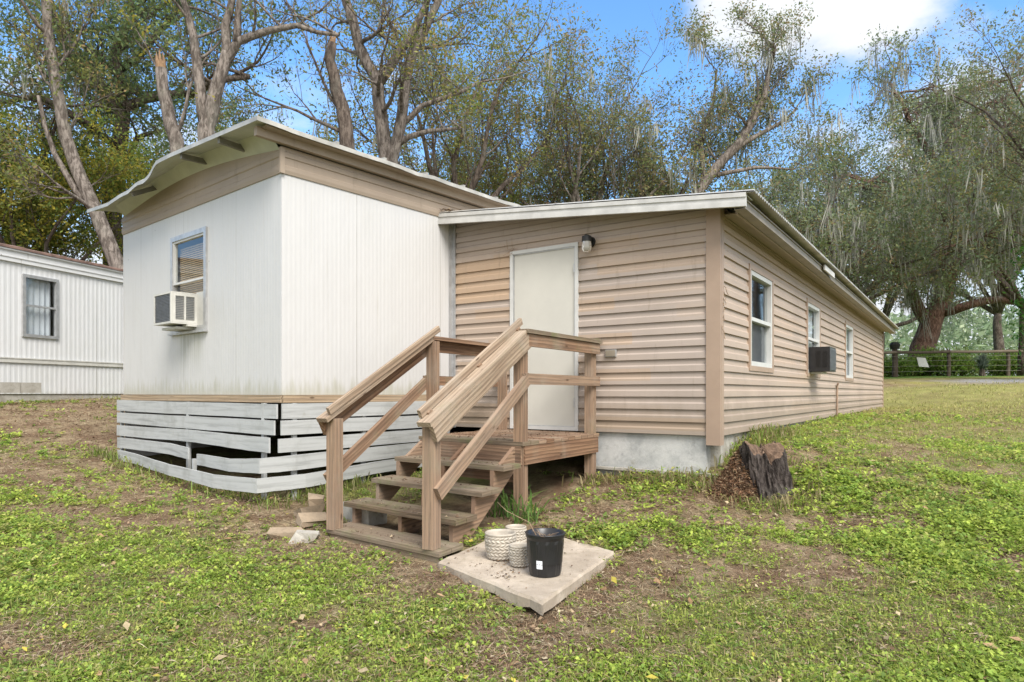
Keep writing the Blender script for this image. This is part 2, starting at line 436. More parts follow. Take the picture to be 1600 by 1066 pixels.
# ---------------------------------------------------------------- ground
GP = [(-5.18, 8.9, -.88), (-3.6, 7.6, -.97), (-2.3, 6.2, -1.05), (-.56, 4.5, -1.17), (-1.5, 5.2, -1.16), (.1, 5.7, -1.05), (.9, 6.9, -.90), (1.8, 6.1, -.88),
      (2.35, 5.8, -.93), (2.75, 7.1, -.50), (2.45, 6.75, -.55), (3.3, 8.0, -.50), (4.5, 10, -.46), (7, 14, -.44), (10.4, 18.6, -.44), (-9.6, 12.3, -.20), (-7, 13, -.24), (-12, 14, -.15),
      (0, 3, -1.30), (-2, 2.5, -1.33), (-3, 4.5, -1.22), (2.6, 3, -1.25), (3.3, 5, -1.02), (5.5, 8, -.66), (8, 10, -.50), (6, 4, -1.1), (11, 15, -.30), (14, 20, .08),
      (14, 26, .45), (19, 31, .76), (26, 31, .80), (34, 36, .95), (-7, 5, -1.1), (-8, 9, -.7), (-9.0, 11.5, -.24), (0, -3, -1.4), (-10, -2, -1.3), (10, -2, -1.3),
      (20, 60, 1.3), (60, 60, 1.6), (-30, 40, .6), (0, 40, .5), (-40, 10, .2), (50, 10, -.1), (0, 90, 1.5), (0, 14, -.5), (2, 20, -.2)]
GA = np.array(GP)
def _k(d): return np.sqrt(d*d+.16)
_n = len(GA); _A = np.zeros((_n+3, _n+3)); _d = np.hypot(GA[:, None, 0]-GA[None, :, 0], GA[:, None, 1]-GA[None, :, 1])
_A[:_n, :_n] = _k(_d)+np.eye(_n)*-.02; _A[:_n, _n] = 1; _A[:_n, _n+1:] = GA[:, :2]; _A[_n:, :_n] = _A[:_n, _n:].T
_W = np.linalg.solve(_A, np.concatenate([GA[:, 2], np.zeros(3)]))
def gz(x, y):
    x = np.atleast_1d(np.asarray(x, float)); y = np.atleast_1d(np.asarray(y, float)); sh = x.shape; x = x.ravel(); y = y.ravel(); o = np.empty(len(x))
    for i in range(0, len(x), 40000):
        a, b = x[i:i+40000], y[i:i+40000]; d = np.hypot(a[:, None]-GA[None, :, 0], b[:, None]-GA[None, :, 1])
        o[i:i+40000] = _k(d)@_W[:_n]+_W[_n]+a*_W[_n+1]+b*_W[_n+2]
    o = o+(fbm(x, y, 1.3, 5)-.5)*.07+(fbm(x, y, 7, 9, 3)-.5)*.035
    return np.clip(o, -1.6, 3).reshape(sh)
def g1(x, y): return float(gz([x], [y])[0])
def segd(x, y, a, b):
    ax, ay = a; bx, by = b; dx, dy = bx-ax, by-ay; t = np.clip(((x-ax)*dx+(y-ay)*dy)/(dx*dx+dy*dy), 0, 1)
    return np.hypot(x-ax-t*dx, y-ay-t*dy)
BROWN = [(WE.xy(0, .25), WE.xy(3.9, .25), .55), (WS.xy(-.3, .4), (-1.6, 5.0), .5), ((-.6, 4.4), (.5, 4.3), .45), ((-.9, 5.2), (0, 6.2), .8), ((.2, 5.6), (2.0, 5.9), .6), ((.3, 5.9), (.9, 6.9), .9), ((1.6, 5.4), (2.9, 5.2), .35),
         ((-9.5, 11.3), (-5.9, 9.9), 1.5), ((-8, 12.5), (-6.3, 10.2), 1.1), ((.5, 3.9), (1.0, 4.7), .3), ((.0, 3.2), (.3, 3.7), .3),
         ((11.5, 24.5), (19, 24), 2.0), ((-4.6, 6.2), (-3.2, 5.6), .3), ((-6.5, 8.3), (-3.5, 6.6), .6), ((-2.9, 3.35), (-2.2, 3.35), .16), ((3.3, 4.3), (4.5, 4.0), .3)]
def brown(x, y):
    m = np.zeros_like(x)
    for a, b, r in BROWN: m = np.maximum(m, np.clip(1.35-segd(x, y, a, b)/r, 0, 1))
    return m
def green(x, y):
    g = fbm(x, y, .9, 21, 5)*.55+fbm(x, y, 2.8, 33, 4)*.45
    g = np.clip((g-.335)/.17, 0, 1); g = g*(.45+.55*np.clip((fbm(x, y, 5.5, 91, 3)-.33)/.14, 0, 1)); g = g*(1-brown(x, y)*.95)
    dry = np.clip((y-5.2)/7, 0, 1)*np.clip((x-2)/2.5, 0, 1)          # yellowing field on the right
    return g*(1-.3*dry), dry

def ground():
    nx, ny = 460, 460
    tx = np.linspace(-1, 1, nx); ty = np.linspace(-1, 1, ny)
    X = 1.6*np.sinh(tx*4.6); Y = 5+1.6*np.sinh(ty*4.9)
    X, Y = np.meshgrid(X, Y); Z = gz(X, Y); far = np.clip((np.hypot(X, Y)-60)/60, 0, 1); Z = Z*(1-far)+1.4*far
    V = np.stack([X, Y, Z], -1).reshape(-1, 3)
    i = np.arange(nx*ny).reshape(ny, nx); F = np.stack([i[:-1, :-1], i[:-1, 1:], i[1:, 1:], i[1:, :-1]], -1).reshape(-1, 4)
    me = bpy.data.meshes.new('ground'); me.vertices.add(len(V)); me.vertices.foreach_set('co', V.astype(np.float32).ravel())
    me.loops.add(F.size); me.loops.foreach_set('vertex_index', F.astype(np.int32).ravel()); me.polygons.add(len(F)); me.polygons.foreach_set('loop_start', np.arange(0, F.size, 4, dtype=np.int32))
    me.update(calc_edges=True); me.polygons.foreach_set('use_smooth', [True]*len(F))
    x, y = V[:, 0], V[:, 1]; g, dry = green(x, y); b = brown(x, y)
    dirt = np.array([.18, .112, .072]); straw = np.array([.40, .315, .20]); gr = np.array([.15, .21, .045]); dy = np.array([.35, .33, .11]); lush = np.array([.13, .24, .04])
    t = np.clip((fbm(x, y, 6, 77, 5)-.3)*2.2, 0, 1)[:, None]
    c = dirt*(1-t)+straw*t; c = c*(1-g[:, None]*.75)+gr*g[:, None]*.75
    d = (dry*(1-b*.8))[:, None]*.8; c = c*(1-d)+(dy*(.6+.4*t)+gr*.35*g[:, None])*d
    beyond = (np.clip((y-28.0)/1.2, 0, 1)*np.clip((x-8)/4, 0, 1))[:, None]; c = c*(1-beyond)+lush*beyond
    gv = np.clip(1.4-np.hypot((x-18.2)/3.0, (y-24.2)/1.7), 0, 1)[:, None]*.9; c = c*(1-gv)+np.array([.36, .37, .38])*gv
    moss = np.clip(1.3-np.hypot((x-15.0)/1.1, (y-24.3)/1.2), 0, 1)[:, None]*.7; c = c*(1-moss)+np.array([.30, .29, .03])*moss
    a = me.color_attributes.new('Col', 'FLOAT_COLOR', 'POINT'); cc = np.ones((len(V), 4), np.float32); cc[:, :3] = c; a.data.foreach_set('color', cc.ravel())
    bb = NB('soil_and_turf', .95, .1); at = bb.n('ShaderNodeAttribute'); at.attribute_name = 'Col'; ob = bb.coord()
    n1_ = bb.noise(ob, 22, 8, .75); n2_ = bb.noise(ob, 90, 4, .7)
    k = bb.mix(bb.rng(n1_, .42, .7, 0, .75), at.outputs['Color'], (.10, .068, .045))
    k = bb.mix(bb.rng(n2_, .56, .7, 0, .55), k, (.34, .27, .17)); bb.col(k); bb.bump(bb.math('ADD', n1_, n2_), 1, .02)
    me.materials.append(bb.m); o = bpy.data.objects.new('ground', me); C.objects.link(o); o['kind'] = 'structure'; return o
ground()

# ---------------------------------------------------------------- profiled walls
def rect_wall(mb, fr, axis, brk, spans_of, off, holes, lo, hi, uvs=(1, 1)):
    """a wall whose relief runs along one axis. brk: positions with two offsets (below, above) along the profile axis;
    lo, hi: functions giving the other axis' limits. holes: (u0,u1,z0,z1)."""
    pass
def prof_wall(fr, u0, u1, z0, ztop, prof, along, holes, skew=0.0):
    """prof: list of (pos, offset) polyline along `along` ('z' or 'u'); ztop: function u->z"""
    mb = MB()
    cuts = []
    for h in holes: cuts += ([h[2], h[3]] if along == 'z' else [h[0], h[1]])
    pts = [prof[0]]
    for (a, oa), (b, ob_) in zip(prof, prof[1:]):
        for c in sorted(cuts):
            if min(a, b)+1e-5 < c < max(a, b)-1e-5: pts.append((c, oa+(ob_-oa)*(c-a)/(b-a)))
        pts.append((b, ob_))
    for (a, oa), (b, ob_) in zip(pts, pts[1:]):
        mid = (a+b)/2
        if along == 'z':
            sp = [(u0, u1)]
            for h in holes:
                if h[2] < mid < h[3]:
                    sp = [q for s_ in sp for q in ((s_[0], min(s_[1], h[0])), (max(s_[0], h[1]), s_[1])) if q[1]-q[0] > 1e-4]
            for p, q in sp:
                # clip against the sloping top
                def edge(u, z): return z <= ztop(u)
                steps = 1 if (max(a, b) < min(ztop(p), ztop(q))) else 24
                for i in range(steps):
                    x0 = p+(q-p)*i/steps; x1 = p+(q-p)*(i+1)/steps
                    ta, tb = ztop(x0), ztop(x1)
                    if a >= max(ta, tb): continue
                    za0, za1 = min(a, ta), min(a, tb); zb0, zb1 = min(b, ta), min(b, tb)
                    mb.face([fr.p(x0, oa, za0), fr.p(x1, oa, za1), fr.p(x1, ob_, zb1), fr.p(x0, ob_, zb0)], [(x0, za0), (x1, za1), (x1, zb1), (x0, zb0)])
        else:
            if b <= u0 or a >= u1: continue
            sp = [(z0, None)]
            for h in holes:
                if h[0] < mid < h[1]: sp = [(z0, h[2]), (h[3], None)]
            for p, q in sp:
                qa, qb = (ztop(a), ztop(b)) if q is None else (q, q)
                mb.face([fr.p(a, oa, p), fr.p(b, ob_, p), fr.p(b, ob_, qb), fr.p(a, oa, qa)], [(a, p), (b, p), (b, qb), (a, qa)])
    return mb
def lap_profile(z0, z1, h=.124):
    pr = []; z = z0
    while z < z1:
        pr += [(z, .004), (z+.0005, .024), (z+h*.46, .021), (z+h*.58, .0085), (z+h-.012, .006), (z+h-.0005, .003)]; z += h
    return pr
def rib_profile(u0, u1, pitch, amp, wob=0):
    pr = []; u = u0
    while u < u1:
        j = amp*(1+random.uniform(-wob, wob))
        pr += [(u, 0), (u+pitch*.35, 0), (u+pitch*.5, j), (u+pitch*.85, j)]; u += pitch
    pr.append((u, 0)); return pr
def ring_frame(mb, fr, u0, u1, z0, z1, w, o0, o1, wz=None):
    """four butted members round an opening, outer size given"""
    wz = wz or w
    for a, b, c, d in ((u0, u1, z0, z0+wz), (u0, u1, z1-wz, z1), (u0, u0+w, z0+wz, z1-wz), (u1-w, u1, z0+wz, z1-wz)): fbox(mb, fr, a, b, o0, o1, c, d)
def fbox(mb, fr, u0, u1, o0, o1, z0, z1):
    P = [fr.p(u0, o0, z0), fr.p(u0, o1, z0), fr.p(u0, o1, z1), fr.p(u0, o0, z1), fr.p(u1, o0, z0), fr.p(u1, o1, z0), fr.p(u1, o1, z1), fr.p(u1, o0, z1)]
    mb.hexa(P, abs(u1-u0), abs(o1-o0), abs(z1-z0))

# ---------------------------------------------------------------- white mobile home
home = empty('mobile_home', (Q[0], Q[1], -1.0), 'white ribbed metal mobile home with tan band under its bent roof', 'mobile home')
WW, WL = 3.9, 13.0
def ztrim(u): return 2.34+.15*math.sin(math.pi*min(max(u, 0), WW)/WW)
win_w = (1.527, 2.385, .72, 1.815)
prof_wall(WE, 0, WW, -.02, lambda u: 2.11, rib_profile(0, WW, .052, .0009, .3), 'u', [win_w]).build('end_wall', 'end_siding', home)
prof_wall(WS, 0, 2.6, -.02, lambda u: 2.11, rib_profile(0, 2.30, .052, .0009, .3), 'u', []).build('side_wall', 'white_siding', home)
mb = MB(); fbox(mb, WS, 2.33, WL, -.12, -.02, -.02, 2.3); fbox(mb, WE, WW-.02, WW, -WL, -.02, -.9, 2.32)  # unseen far walls reach below the floor, added to block light underneath
for i in range(1): fbox(mb, WE, 0, WW, -WL, -WL+.05, -.9, 2.3)
mb.build('rear_wall', 'white_siding', home)
mb = MB(); fbox(mb, WE, .02, WW-.03, -WL, -.03, -.10, -.03); mb.build('floor', 'dark', home)
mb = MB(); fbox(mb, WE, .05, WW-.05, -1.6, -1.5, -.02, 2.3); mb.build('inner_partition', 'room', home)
# tan band with horizontal ribs
def band(fr, u0, u1, top, name):
    m = MB(); n = 40; rows = [(0, .012), (.035, .02), (.075, .02), (.085, .012), (.15, .012), (.16, .022), (.205, .022), (.215, .012)]
    for i in range(n):
        a, b = u0+(u1-u0)*i/n, u0+(u1-u0)*(i+1)/n
        R_ = lambda u: [(2.105+r[0], r[1]) for r in rows]+[(top(u), .012)]
        for (za, oa), (zb, ob_) in zip(R_(a), R_(a)[1:]):
            pass
        A, B = R_(a), R_(b)
        for k in range(len(A)-1):
            m.face([fr.p(a, A[k][1], A[k][0]), fr.p(b, B[k][1], B[k][0]), fr.p(b, B[k+1][1], B[k+1][0]), fr.p(a, A[k+1][1], A[k+1][0])],
                   [(a, A[k][0]), (b, B[k][0]), (b, B[k+1][0]), (a, A[k+1][0])])
        m.face([fr.p(a, -.01, 2.105), fr.p(b, -.01, 2.105), fr.p(b, .012, 2.105), fr.p(a, .012, 2.105)])
    return m.build(name, 'tan_trim', home)
band(WE, -.014, WW, ztrim, 'trim_band'); band(WS, -.014, 9.5, lambda u: 2.36, 'trim_band')
mb = MB(); fbox(mb, WE, -.03, 0, -.02, .03, 2.10, 2.345); mb.build('corner_trim', 'tan_trim', home)
mb = MB(); fbox(mb, WE, -.03, WW, 0, .03, -.095, -.022); fbox(mb, WS, -.02, 2.35, 0, .03, -.095, -.022); mb.build('sill_board', 'trim_wood', home, bevel=.004)
# corner flashing beside the addition
mb = MB(); fbox(mb, WS, 2.235, 2.29, .006, .016, -.02, 2.1); fbox(mb, WS, 2.29, 2.305, .0, .05, -.42, 2.1); mb.build('flashing', 'alum', home)
# roof: arched sheet, overhang in front, bent left half
def zroof(u): return 2.455+.155*math.sin(math.pi*min(max((u+.2)/4.3, 0), 1))
FE = [(-.2, 2.467), (.3, 2.49), (.9, 2.515), (1.6, 2.545), (1.95, 2.548), (2.02, 2.52), (2.14, 2.44), (2.3, 2.405), (2.5, 2.42), (2.75, 2.375), (3.0, 2.375), (3.4, 2.345), (3.75, 2.365), (4.12, 2.385)]
def zfront(u):
    for (a, x), (b, y) in zip(FE, FE[1:]):
        if u <= b: return x+(y-x)*(u-a)/(b-a)
    return FE[-1][1]
def roofpt(u, v, t=0):      # v: distance in front of (+) or behind (-) the end wall
    z = zroof(u)
    if v > 0: k = (v/.36)**1.5; z = z*(1-k)+zfront(u)*k
    rip = .006*math.sin(v*9+u*3) if v < 0 else 0
    if u < -.1: rip += .004*math.sin(v*5.3)+.003*math.sin(v*13)
    return WE.p(u, v, z+rip+t)
us = [-.2+4.32*i/60 for i in range(61)]; vs = [.36, .3, .2, .1, 0, -.3]+[-.3-.25*i for i in range(1, 51)]
for nm, t, mt in (('roof', .022, 'roof'), ('soffit', -.004, 'roof_under')):
    m = MB()
    for i in range(60):
        for j in range(len(vs)-1):
            q = [roofpt(us[i], vs[j], t), roofpt(us[i+1], vs[j], t), roofpt(us[i+1], vs[j+1], t), roofpt(us[i], vs[j+1], t)]
            m.face(q if t > 0 else q[::-1])
    if t > 0:
        for i in range(60):
            a, b = us[i], us[i+1]; m.face([roofpt(a, .36, -.02), roofpt(b, .36, -.02), roofpt(b, .36, t), roofpt(a, .36, t)])
        for j in range(len(vs)-1):
            a, b = vs[j], vs[j+1]; m.face([roofpt(-.2, a, -.02), roofpt(-.2, b, -.02), roofpt(-.2, b, t), roofpt(-.2, a, t)][::-1])
    m.build(nm, mt, home)
# standing ribs on the roof sheet
m = MB()
for v in [-.5-.6*i for i in range(18)]:
    for i in range(0, 60, 3):
        m.beam(roofpt(us[i], v, .03), roofpt(us[min(i+3, 60)], v, .03), .03, .03)
m.build('roof_rib', 'roof', home)
# inner soffit strip closing the gap above the band
m = MB()
for i in range(60):
    a, b = us[i], us[i+1]
    if a < 0 or b > WW: continue
    m.face([WE.p(a, .012, ztrim(a)-.01), WE.p(b, .012, ztrim(b)-.01), roofpt(b, .12, -.006), roofpt(a, .12, -.006)])
m.build('soffit_strip', 'roof_under', home)
for u in (.62, 1.45, 2.75):
    m = MB(); z0 = zroof(u)
    m.beam(WE.p(u, .03, z0-.075), WE.p(u-.04, .33, zfront(u-.04)-.035), .035, .055); m.build('roof_bracket', 'bracket', home)
m = MB(); m.beam(WE.p(-.06, .30, 2.405), WE.p(-.06, -9.0, 2.405), .05, .085); m.beam(WE.p(-.12, .25, 2.445), WE.p(-.12, -9.0, 2.445), .10, .02); m.build('fascia_beam', 'tan_trim', home)
# window in the end wall
u0, u1, z0, z1 = win_w
wn = MB(); ring_frame(wn, WE, u0-.02, u1+.02, z0-.02, z1+.02, .055, -.04, .022); wo = wn.build('window', 'alum', home)
m = MB(); ring_frame(m, WE, u0+.036, u1-.036, 1.27, z1-.036, .022, -.03, .01); m.build('sash', 'white_paint', wo)
m = MB(); m.face([WE.p(u0+.04, -.012, 1.28), WE.p(u1-.04, -.012, 1.28), WE.p(u1-.04, -.012, z1-.04), WE.p(u0+.04, -.012, z1-.04)]); m.build('pane', 'glass', wo)
m = MB(); m.face([WE.p(u0+.04, -.03, .74), WE.p(u1-.04, -.03, .74), WE.p(u1-.04, -.03, 1.29), WE.p(u0+.04, -.03, 1.29)]); m.build('pane', 'glass', wo)
m = MB()
for i in range(38):
    z = .78+i*.0245
    P = [WE.p(u0+.045, -.06, z), WE.p(u1-.045, -.06, z), WE.p(u1-.045, -.075, z+.0235), WE.p(u0+.045, -.075, z+.0235)]; m.face(P)
m.build('blind', 'blind', wo)
m = MB(); fbox(m, WE, u0+.036, u0+.24, -.028, .004, .74, 1.13); m.build('filler_panel', 'ac_white', wo)
m = MB(); fbox(m, WE, u0-.03, u1+.03, .0, .05, z0-.045, z0-.021); m.build('sill', 'alum', wo)
# crumpled tear near the corner foot of the wall
# ---------------------------------------------------------------- window air conditioner (white)
def grille(mb, fr, a, b, out, z0, z1, n, vert=False, t=.006):
    for i in range(n):
        if vert:
            u = a+(b-a)*(i+.5)/n; fbox(mb, fr, u-t/2, u+t/2, out, out+.008, z0, z1)
        else:
            z = z0+(z1-z0)*(i+.5)/n; fbox(mb, fr, a, b, out, out+.008, z-t/2, z+t/2)
ac = empty('air_conditioner', WE.p(1.96, .14, .76), 'aged white air conditioner with grey grilles hanging from the white home window', 'air conditioner', 'window air conditioners')
m = MB(); A0, A1, O1, Z0, Z1 = 1.75, 2.20, .29, .765, 1.115
fbox(m, WE, A0, A1, -.05, O1-.02, Z0, Z0+.012); fbox(m, WE, A0, A1, -.05, O1-.02, Z1-.012, Z1); fbox(m, WE, A0+.02, A1-.02, -.05, O1-.04, Z0+.012, Z1-.012)
ring_frame(m, WE, A0, A1, Z0, Z1, .022, O1-.02, O1)
SR = Fr(WE.xy(A0, 0), -s1, n1)    # right cheek, u runs outwards
ring_frame(m, SR, 0, O1-.021, Z0+.013, Z1-.013, .03, -.02, .0)
fbox(m, SR, .125, .145, -.02, .001, Z0+.04, Z1-.04)
m.build('casing', 'ac_white', ac)
m = MB(); fbox(m, WE, A0+.022, A1-.022, O1-.035, O1-.015, Z0+.022, Z1-.022); grille(m, WE, A0+.022, A1-.022, O1-.015, Z0+.03, Z1-.03, 18, t=.005); m.build('rear_grille', 'ac_grille', ac)
m = MB(); grille(m, SR, .035, .12, -.012, Z0+.05, Z1-.05, 13); grille(m, SR, .15, .25, -.012, Z0+.05, Z1-.05, 13); m.build('side_louvre', 'ac_grille', ac)
m = MB(); fbox(m, WE, A0+.06, A1+.0, .02, .20, Z0-.05, Z0-.025); fbox(m, WE, A0-.03, A0+.1, .02, .12, Z0-.024, Z0-.004); m.build('support_bracket', 'ac_white', ac)

# ---------------------------------------------------------------- slat skirting under the white home
sk = empty('slat_skirting', (Q[0], Q[1], -1.0), 'sagging whitewashed slat skirting below the white home with a broken board', 'skirting')
def strip(fr, pts, name='board', th=.018):
    """pts: (u, out, zlow, zhigh)"""
    m = MB(); off = random.random()*9
    P = []; 
    for (a, b) in zip(pts, pts[1:]):
        for k in range(6):
            t = k/6; P.append([a[i]+(b[i]-a[i])*t for i in range(4)])
    P.append(list(pts[-1])); P = [[q[0], q[1], q[2]-.006, q[3]+.004] for q in P]
    for i, q in enumerate(P): wob = .004*math.sin(i*.55+off)+.0015*math.sin(i*2.1+off*2); q[2] += wob; q[3] += wob*.6; q[1] += .004*math.sin(i*.7+off)
    for a, b in zip(P, P[1:]):
        f1 = [fr.p(a[0], a[1], a[2]), fr.p(b[0], b[1], b[2]), fr.p(b[0], b[1], b[3]), fr.p(a[0], a[1], a[3])]
        bk = [fr.p(a[0], a[1]-th, a[2]), fr.p(b[0], b[1]-th, b[2]), fr.p(b[0], b[1]-th, b[3]), fr.p(a[0], a[1]-th, a[3])]
        uv = [(a[0]+off, 0), (b[0]+off, 0), (b[0]+off, .13), (a[0]+off, .13)]
        m.face(f1, uv); m.face(bk[::-1], uv); m.face([f1[3], f1[2], bk[2], bk[3]], uv); m.face([f1[1], f1[0], bk[0], bk[1]], uv)
    for q in (P[0], P[-1]): m.face([fr.p(q[0], q[1], q[2]), fr.p(q[0], q[1], q[3]), fr.p(q[0], q[1]-th, q[3]), fr.p(q[0], q[1]-th, q[2])])
    return m.build(name, 'whitewash', sk)
strip(WE, [(-.03, .07, -.245, -.115), (2.0, .05, -.235, -.105), (3.98, .05, -.235, -.10)])
strip(WE, [(-.02, .09, -.40, -.27), (2.0, .06, -.395, -.265), (3.98, .05, -.395, -.27)])
strip(WE, [(.02, .12, -.565, -.43), (.8, .12, -.55, -.425), (2.0, .07, -.545, -.42), (3.98, .05, -.56, -.435)])
strip(WE, [(1.62, .16, -.725, -.61), (2.2, .12, -.70, -.585), (3.98, .05, -.73, -.60)], 'broken_board')
strip(WE, [(-.02, .24, -.745, -.615), (.6, .22, -.77, -.655), (1.45, .15, -.775, -.665)], 'broken_board')
strip(WE, [(-.02, .27, -.925, -.80), (.7, .33, -.93, -.81), (1.8, .30, -.90, -.79), (3.0, .14, -.88, -.77), (3.98, .05, -.90, -.765)])
strip(WS, [(-.02, .05, -.24, -.105), (2.2, .05, -.235, -.10)]); strip(WS, [(-.04, .06, -.40, -.27), (2.2, .05, -.39, -.26)])
strip(WS, [(-.07, .07, -.56, -.44), (2.2, .05, -.55, -.42)]); strip(WS, [(-.24, .03, -.745, -.615), (.1, .08, -.735, -.60), (2.2, .05, -.70, -.57)])
strip(WS, [(-.27, .03, -.925, -.80), (.2, .10, -.91, -.79), (1.2, .07, -.86, -.74), (1.9, .05, -.84, -.72)])
for fr, u, o_, zt in ((WE, 1.9, .035, -.10), (WE, .22, .06, -.10), (WE, 1.55, .13, -.72), (WE, 3.9, .02, -.10), (WS, .12, .025, -.1), (WS, .95, .02, -.1), (WS, 1.9, .02, -.1)):
    m = MB(); p = fr.xy(u, o_-.005); m.post(p[0], p[1], g1(*p)-.05, zt, .045, .035, math.atan2(fr.u.y, fr.u.x)); m.build('post', 'whitewash', sk)

# ---------------------------------------------------------------- tan addition
add = empty('house_addition', (CC[0], CC[1], -.9), 'tan lap sided house wing with a cream door and low metal roof', 'house')
AL = 14.9; UL = -3.26
def zfrontwall(u): return 1.78+(2.10-1.78)*(-u)/3.26
door_h = (-2.38, -1.495, -.41, 1.62)
prof_wall(AF, UL, -.0, -.41, zfrontwall, lap_profile(-.41, 2.2), 'z', [door_h]).build('front_wall', 'tan_siding', add)
side_w = [(1.05, 2.03, .29, 1.34), (4.18, 5.15, .29, 1.34), (7.92, 8.93, .29, 1.34)]
prof_wall(AS, 0, AL, -.41, lambda u: 1.80, lap_profile(-.41, 1.8), 'z', side_w).build('side_wall', 'side_siding', add)
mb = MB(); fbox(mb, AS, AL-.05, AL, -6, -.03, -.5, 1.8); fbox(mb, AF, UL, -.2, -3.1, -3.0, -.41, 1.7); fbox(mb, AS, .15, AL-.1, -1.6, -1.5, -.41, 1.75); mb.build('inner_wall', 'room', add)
mb = MB(); fbox(mb, AS, .05, AL-.1, -1.5, -.06, -.47, -.43); mb.build('floor', 'dark', add)
# corner boards
mb = MB(); fbox(mb, AF, -.105, .032, .0, .035, -.50, zfrontwall(0)+.02); fbox(mb, AS, -.001, .075, .0, .034, -.50, 1.8); mb.build('corner_board', 'corner', add, bevel=.004)
mb = MB(); fbox(mb, AS, AL-.04, AL+.03, -.02, .034, -.45, 1.8); mb.build('corner_board', 'corner', add)
# foundation
mb = MB(); fbox(mb, AF, -1.40, -.12, -.20, -.015, -1.1, -.415); mb.build('foundation', 'foundation', add, bevel=.015)
mb = MB(); fbox(mb, AS, .15, AL, -.2, -.02, -1.0, -.415); mb.build('foundation', 'block', add)
mb = MB(); fbox(mb, AF, -3.3, -1.42, -1.6, -1.5, -1.2, -.42); mb.build('crawl_space_shade', 'dark', add)  # near-black sheet painting the shade of the open space under the wing
mb = MB(); fbox(mb, AF, -1.42, .0, -.18, .035, -.80, -.775); mb.build('footing_plate', 'block', add)
# roof: low shed, front rake fascia, corrugated sheet, eave gutter
def arz(u, v=0): return 1.795+.098*(.3-u)           # u along the front, height of the sheet; falls to the right
fa = MB()
for (o0, o1, dz0, dz1) in ((.24, .262, -.13, -.005), (.262, .275, -.13, -.085), (.262, .272, -.045, -.005), (.05, .24, -.030, -.022)):
    P = []
    for u in (-3.30, .33):
        z = arz(u); P += [AF.p(u, o0, z+dz0), AF.p(u, o1, z+dz0), AF.p(u, o1, z+dz1), AF.p(u, o0, z+dz1)]
    fa.hexa(P, 3.6, .1, .1)
fa.build('rake_fascia', 'fascia', add)
m = MB(); pitch = .076; nn = int(15.5/pitch)*2
for i in range(nn):
    va, vb = .27-i*pitch/2, .27-(i+1)*pitch/2; ha = .020 if i % 2 else 0; hb = 0 if i % 2 else .020
    for th in (.006,):
        m.face([AF.p(-3.6, va, arz(-3.6)+th+ha), AF.p(.40, va, arz(.40)+th+ha), AF.p(.40, vb, arz(.40)+th+hb), AF.p(-3.6, vb, arz(-3.6)+th+hb)])
        m.face([AF.p(.40, va, arz(.40)+th+ha), AF.p(.40, va, arz(.40)-.008+ha), AF.p(.40, vb, arz(.40)-.008+hb), AF.p(.40, vb, arz(.40)+th+hb)])
        m.face([AF.p(.40, va, arz(.40)+ha-.008), AF.p(-3.6, va, arz(-3.6)-.008+ha), AF.p(-3.6, vb, arz(-3.6)-.008+hb), AF.p(.40, vb, arz(.40)-.008+hb)])
m.build('roof', 'roof', add)
m = MB()   # open box gutter along the side eave
for a, b, c, d in ((.215, .305, 1.655, 1.661), (.30, .305, 1.661, 1.745), (.215, .221, 1.661, 1.745), (.305, .317, 1.73, 1.745), (.305, .313, 1.655, 1.675)):
    fbox(m, AS, -.22, AL+.25, a, b, c, d)
m.build('gutter', 'gutter', add)
m = MB(); fbox(m, AS, -.1, AL+.2, .19, .212, 1.645, 1.775); fbox(m, AS, .08, AL, .035, .188, 1.70, 1.712); m.build('eave_board', 'tan_trim', add)  # soffit takes the darker trim tone to paint in eave shade
m = MB(); m.beam(AS.p(3.6, .345, 1.72), AS.p(4.3, .36, 1.70), .02, .07); m.build('loose_flashing', 'fascia', add)
# door
du0, du1, dz0, dz1 = door_h
m = MB(); ring_frame(m, AF, du0, du1, dz0+.002, dz1, .038, -.04, .034); d = m.build('door', 'white_paint', add)
m = MB(); fbox(m, AF, du0+.042, du1-.042, -.02, .010, dz0+.04, dz1-.042); m.build('door_panel', 'door', d, bevel=.004)
m = MB(); ring_frame(m, AF, du0+.039, du1-.039, dz0+.04, dz1-.039, .010, .0, .022); 
m.build('weather_strip', 'alum', d)
for z in (-.15, .55, 1.3):
    m = MB(); fbox(m, AF, du1-.05, du1-.034, .012, .04, z, z+.09); m.build('hinge', 'alum', d)
# lamp by the door
lm = MB(); c = AF.p(-1.345, .06, 1.60); lm.tube([AF.p(-1.345, .022, 1.60), AF.p(-1.345, .05, 1.60)], [.058, .052], 20); lm.tube([AF.p(-1.345, .05, 1.60), AF.p(-1.345, .10, 1.635), AF.p(-1.345, .125, 1.63)], [.03, .034, .034], 14)
lm.tube([AF.p(-1.345, .115, 1.645), AF.p(-1.345, .115, 1.59)], [.05, .052], 20)
lo = lm.build('wall_lamp', 'lamp_black', add, smooth=False)
m = MB(); gc = AF.p(-1.345, .115, 0); m.lathe((gc.x, gc.y, 1.59), [(.047, 0), (.052, -.03), (.052, -.07), (.044, -.10), (.02, -.115), (.0, -.117)], 20)
M['jar'] = plain('frosted_jar_glass', (.5, .48, .43), .15, .2, 20, spec=.6); M['jar'].node_tree.nodes['Principled BSDF'].inputs['Transmission Weight'].default_value = .5
m.build('lamp_glass', 'jar', lo, smooth=True)
# small electrical box
m = MB(); fbox(m, AF, -1.165, -1.045, .012, .045, .375, .45); ob_ = m.build('outlet_box', 'alum', add, bevel=.005)
m = MB(); fbox(m, AF, -1.158, -1.052, .0455, .052, .382, .443); m.build('outlet_cover', 'gutter', ob_)
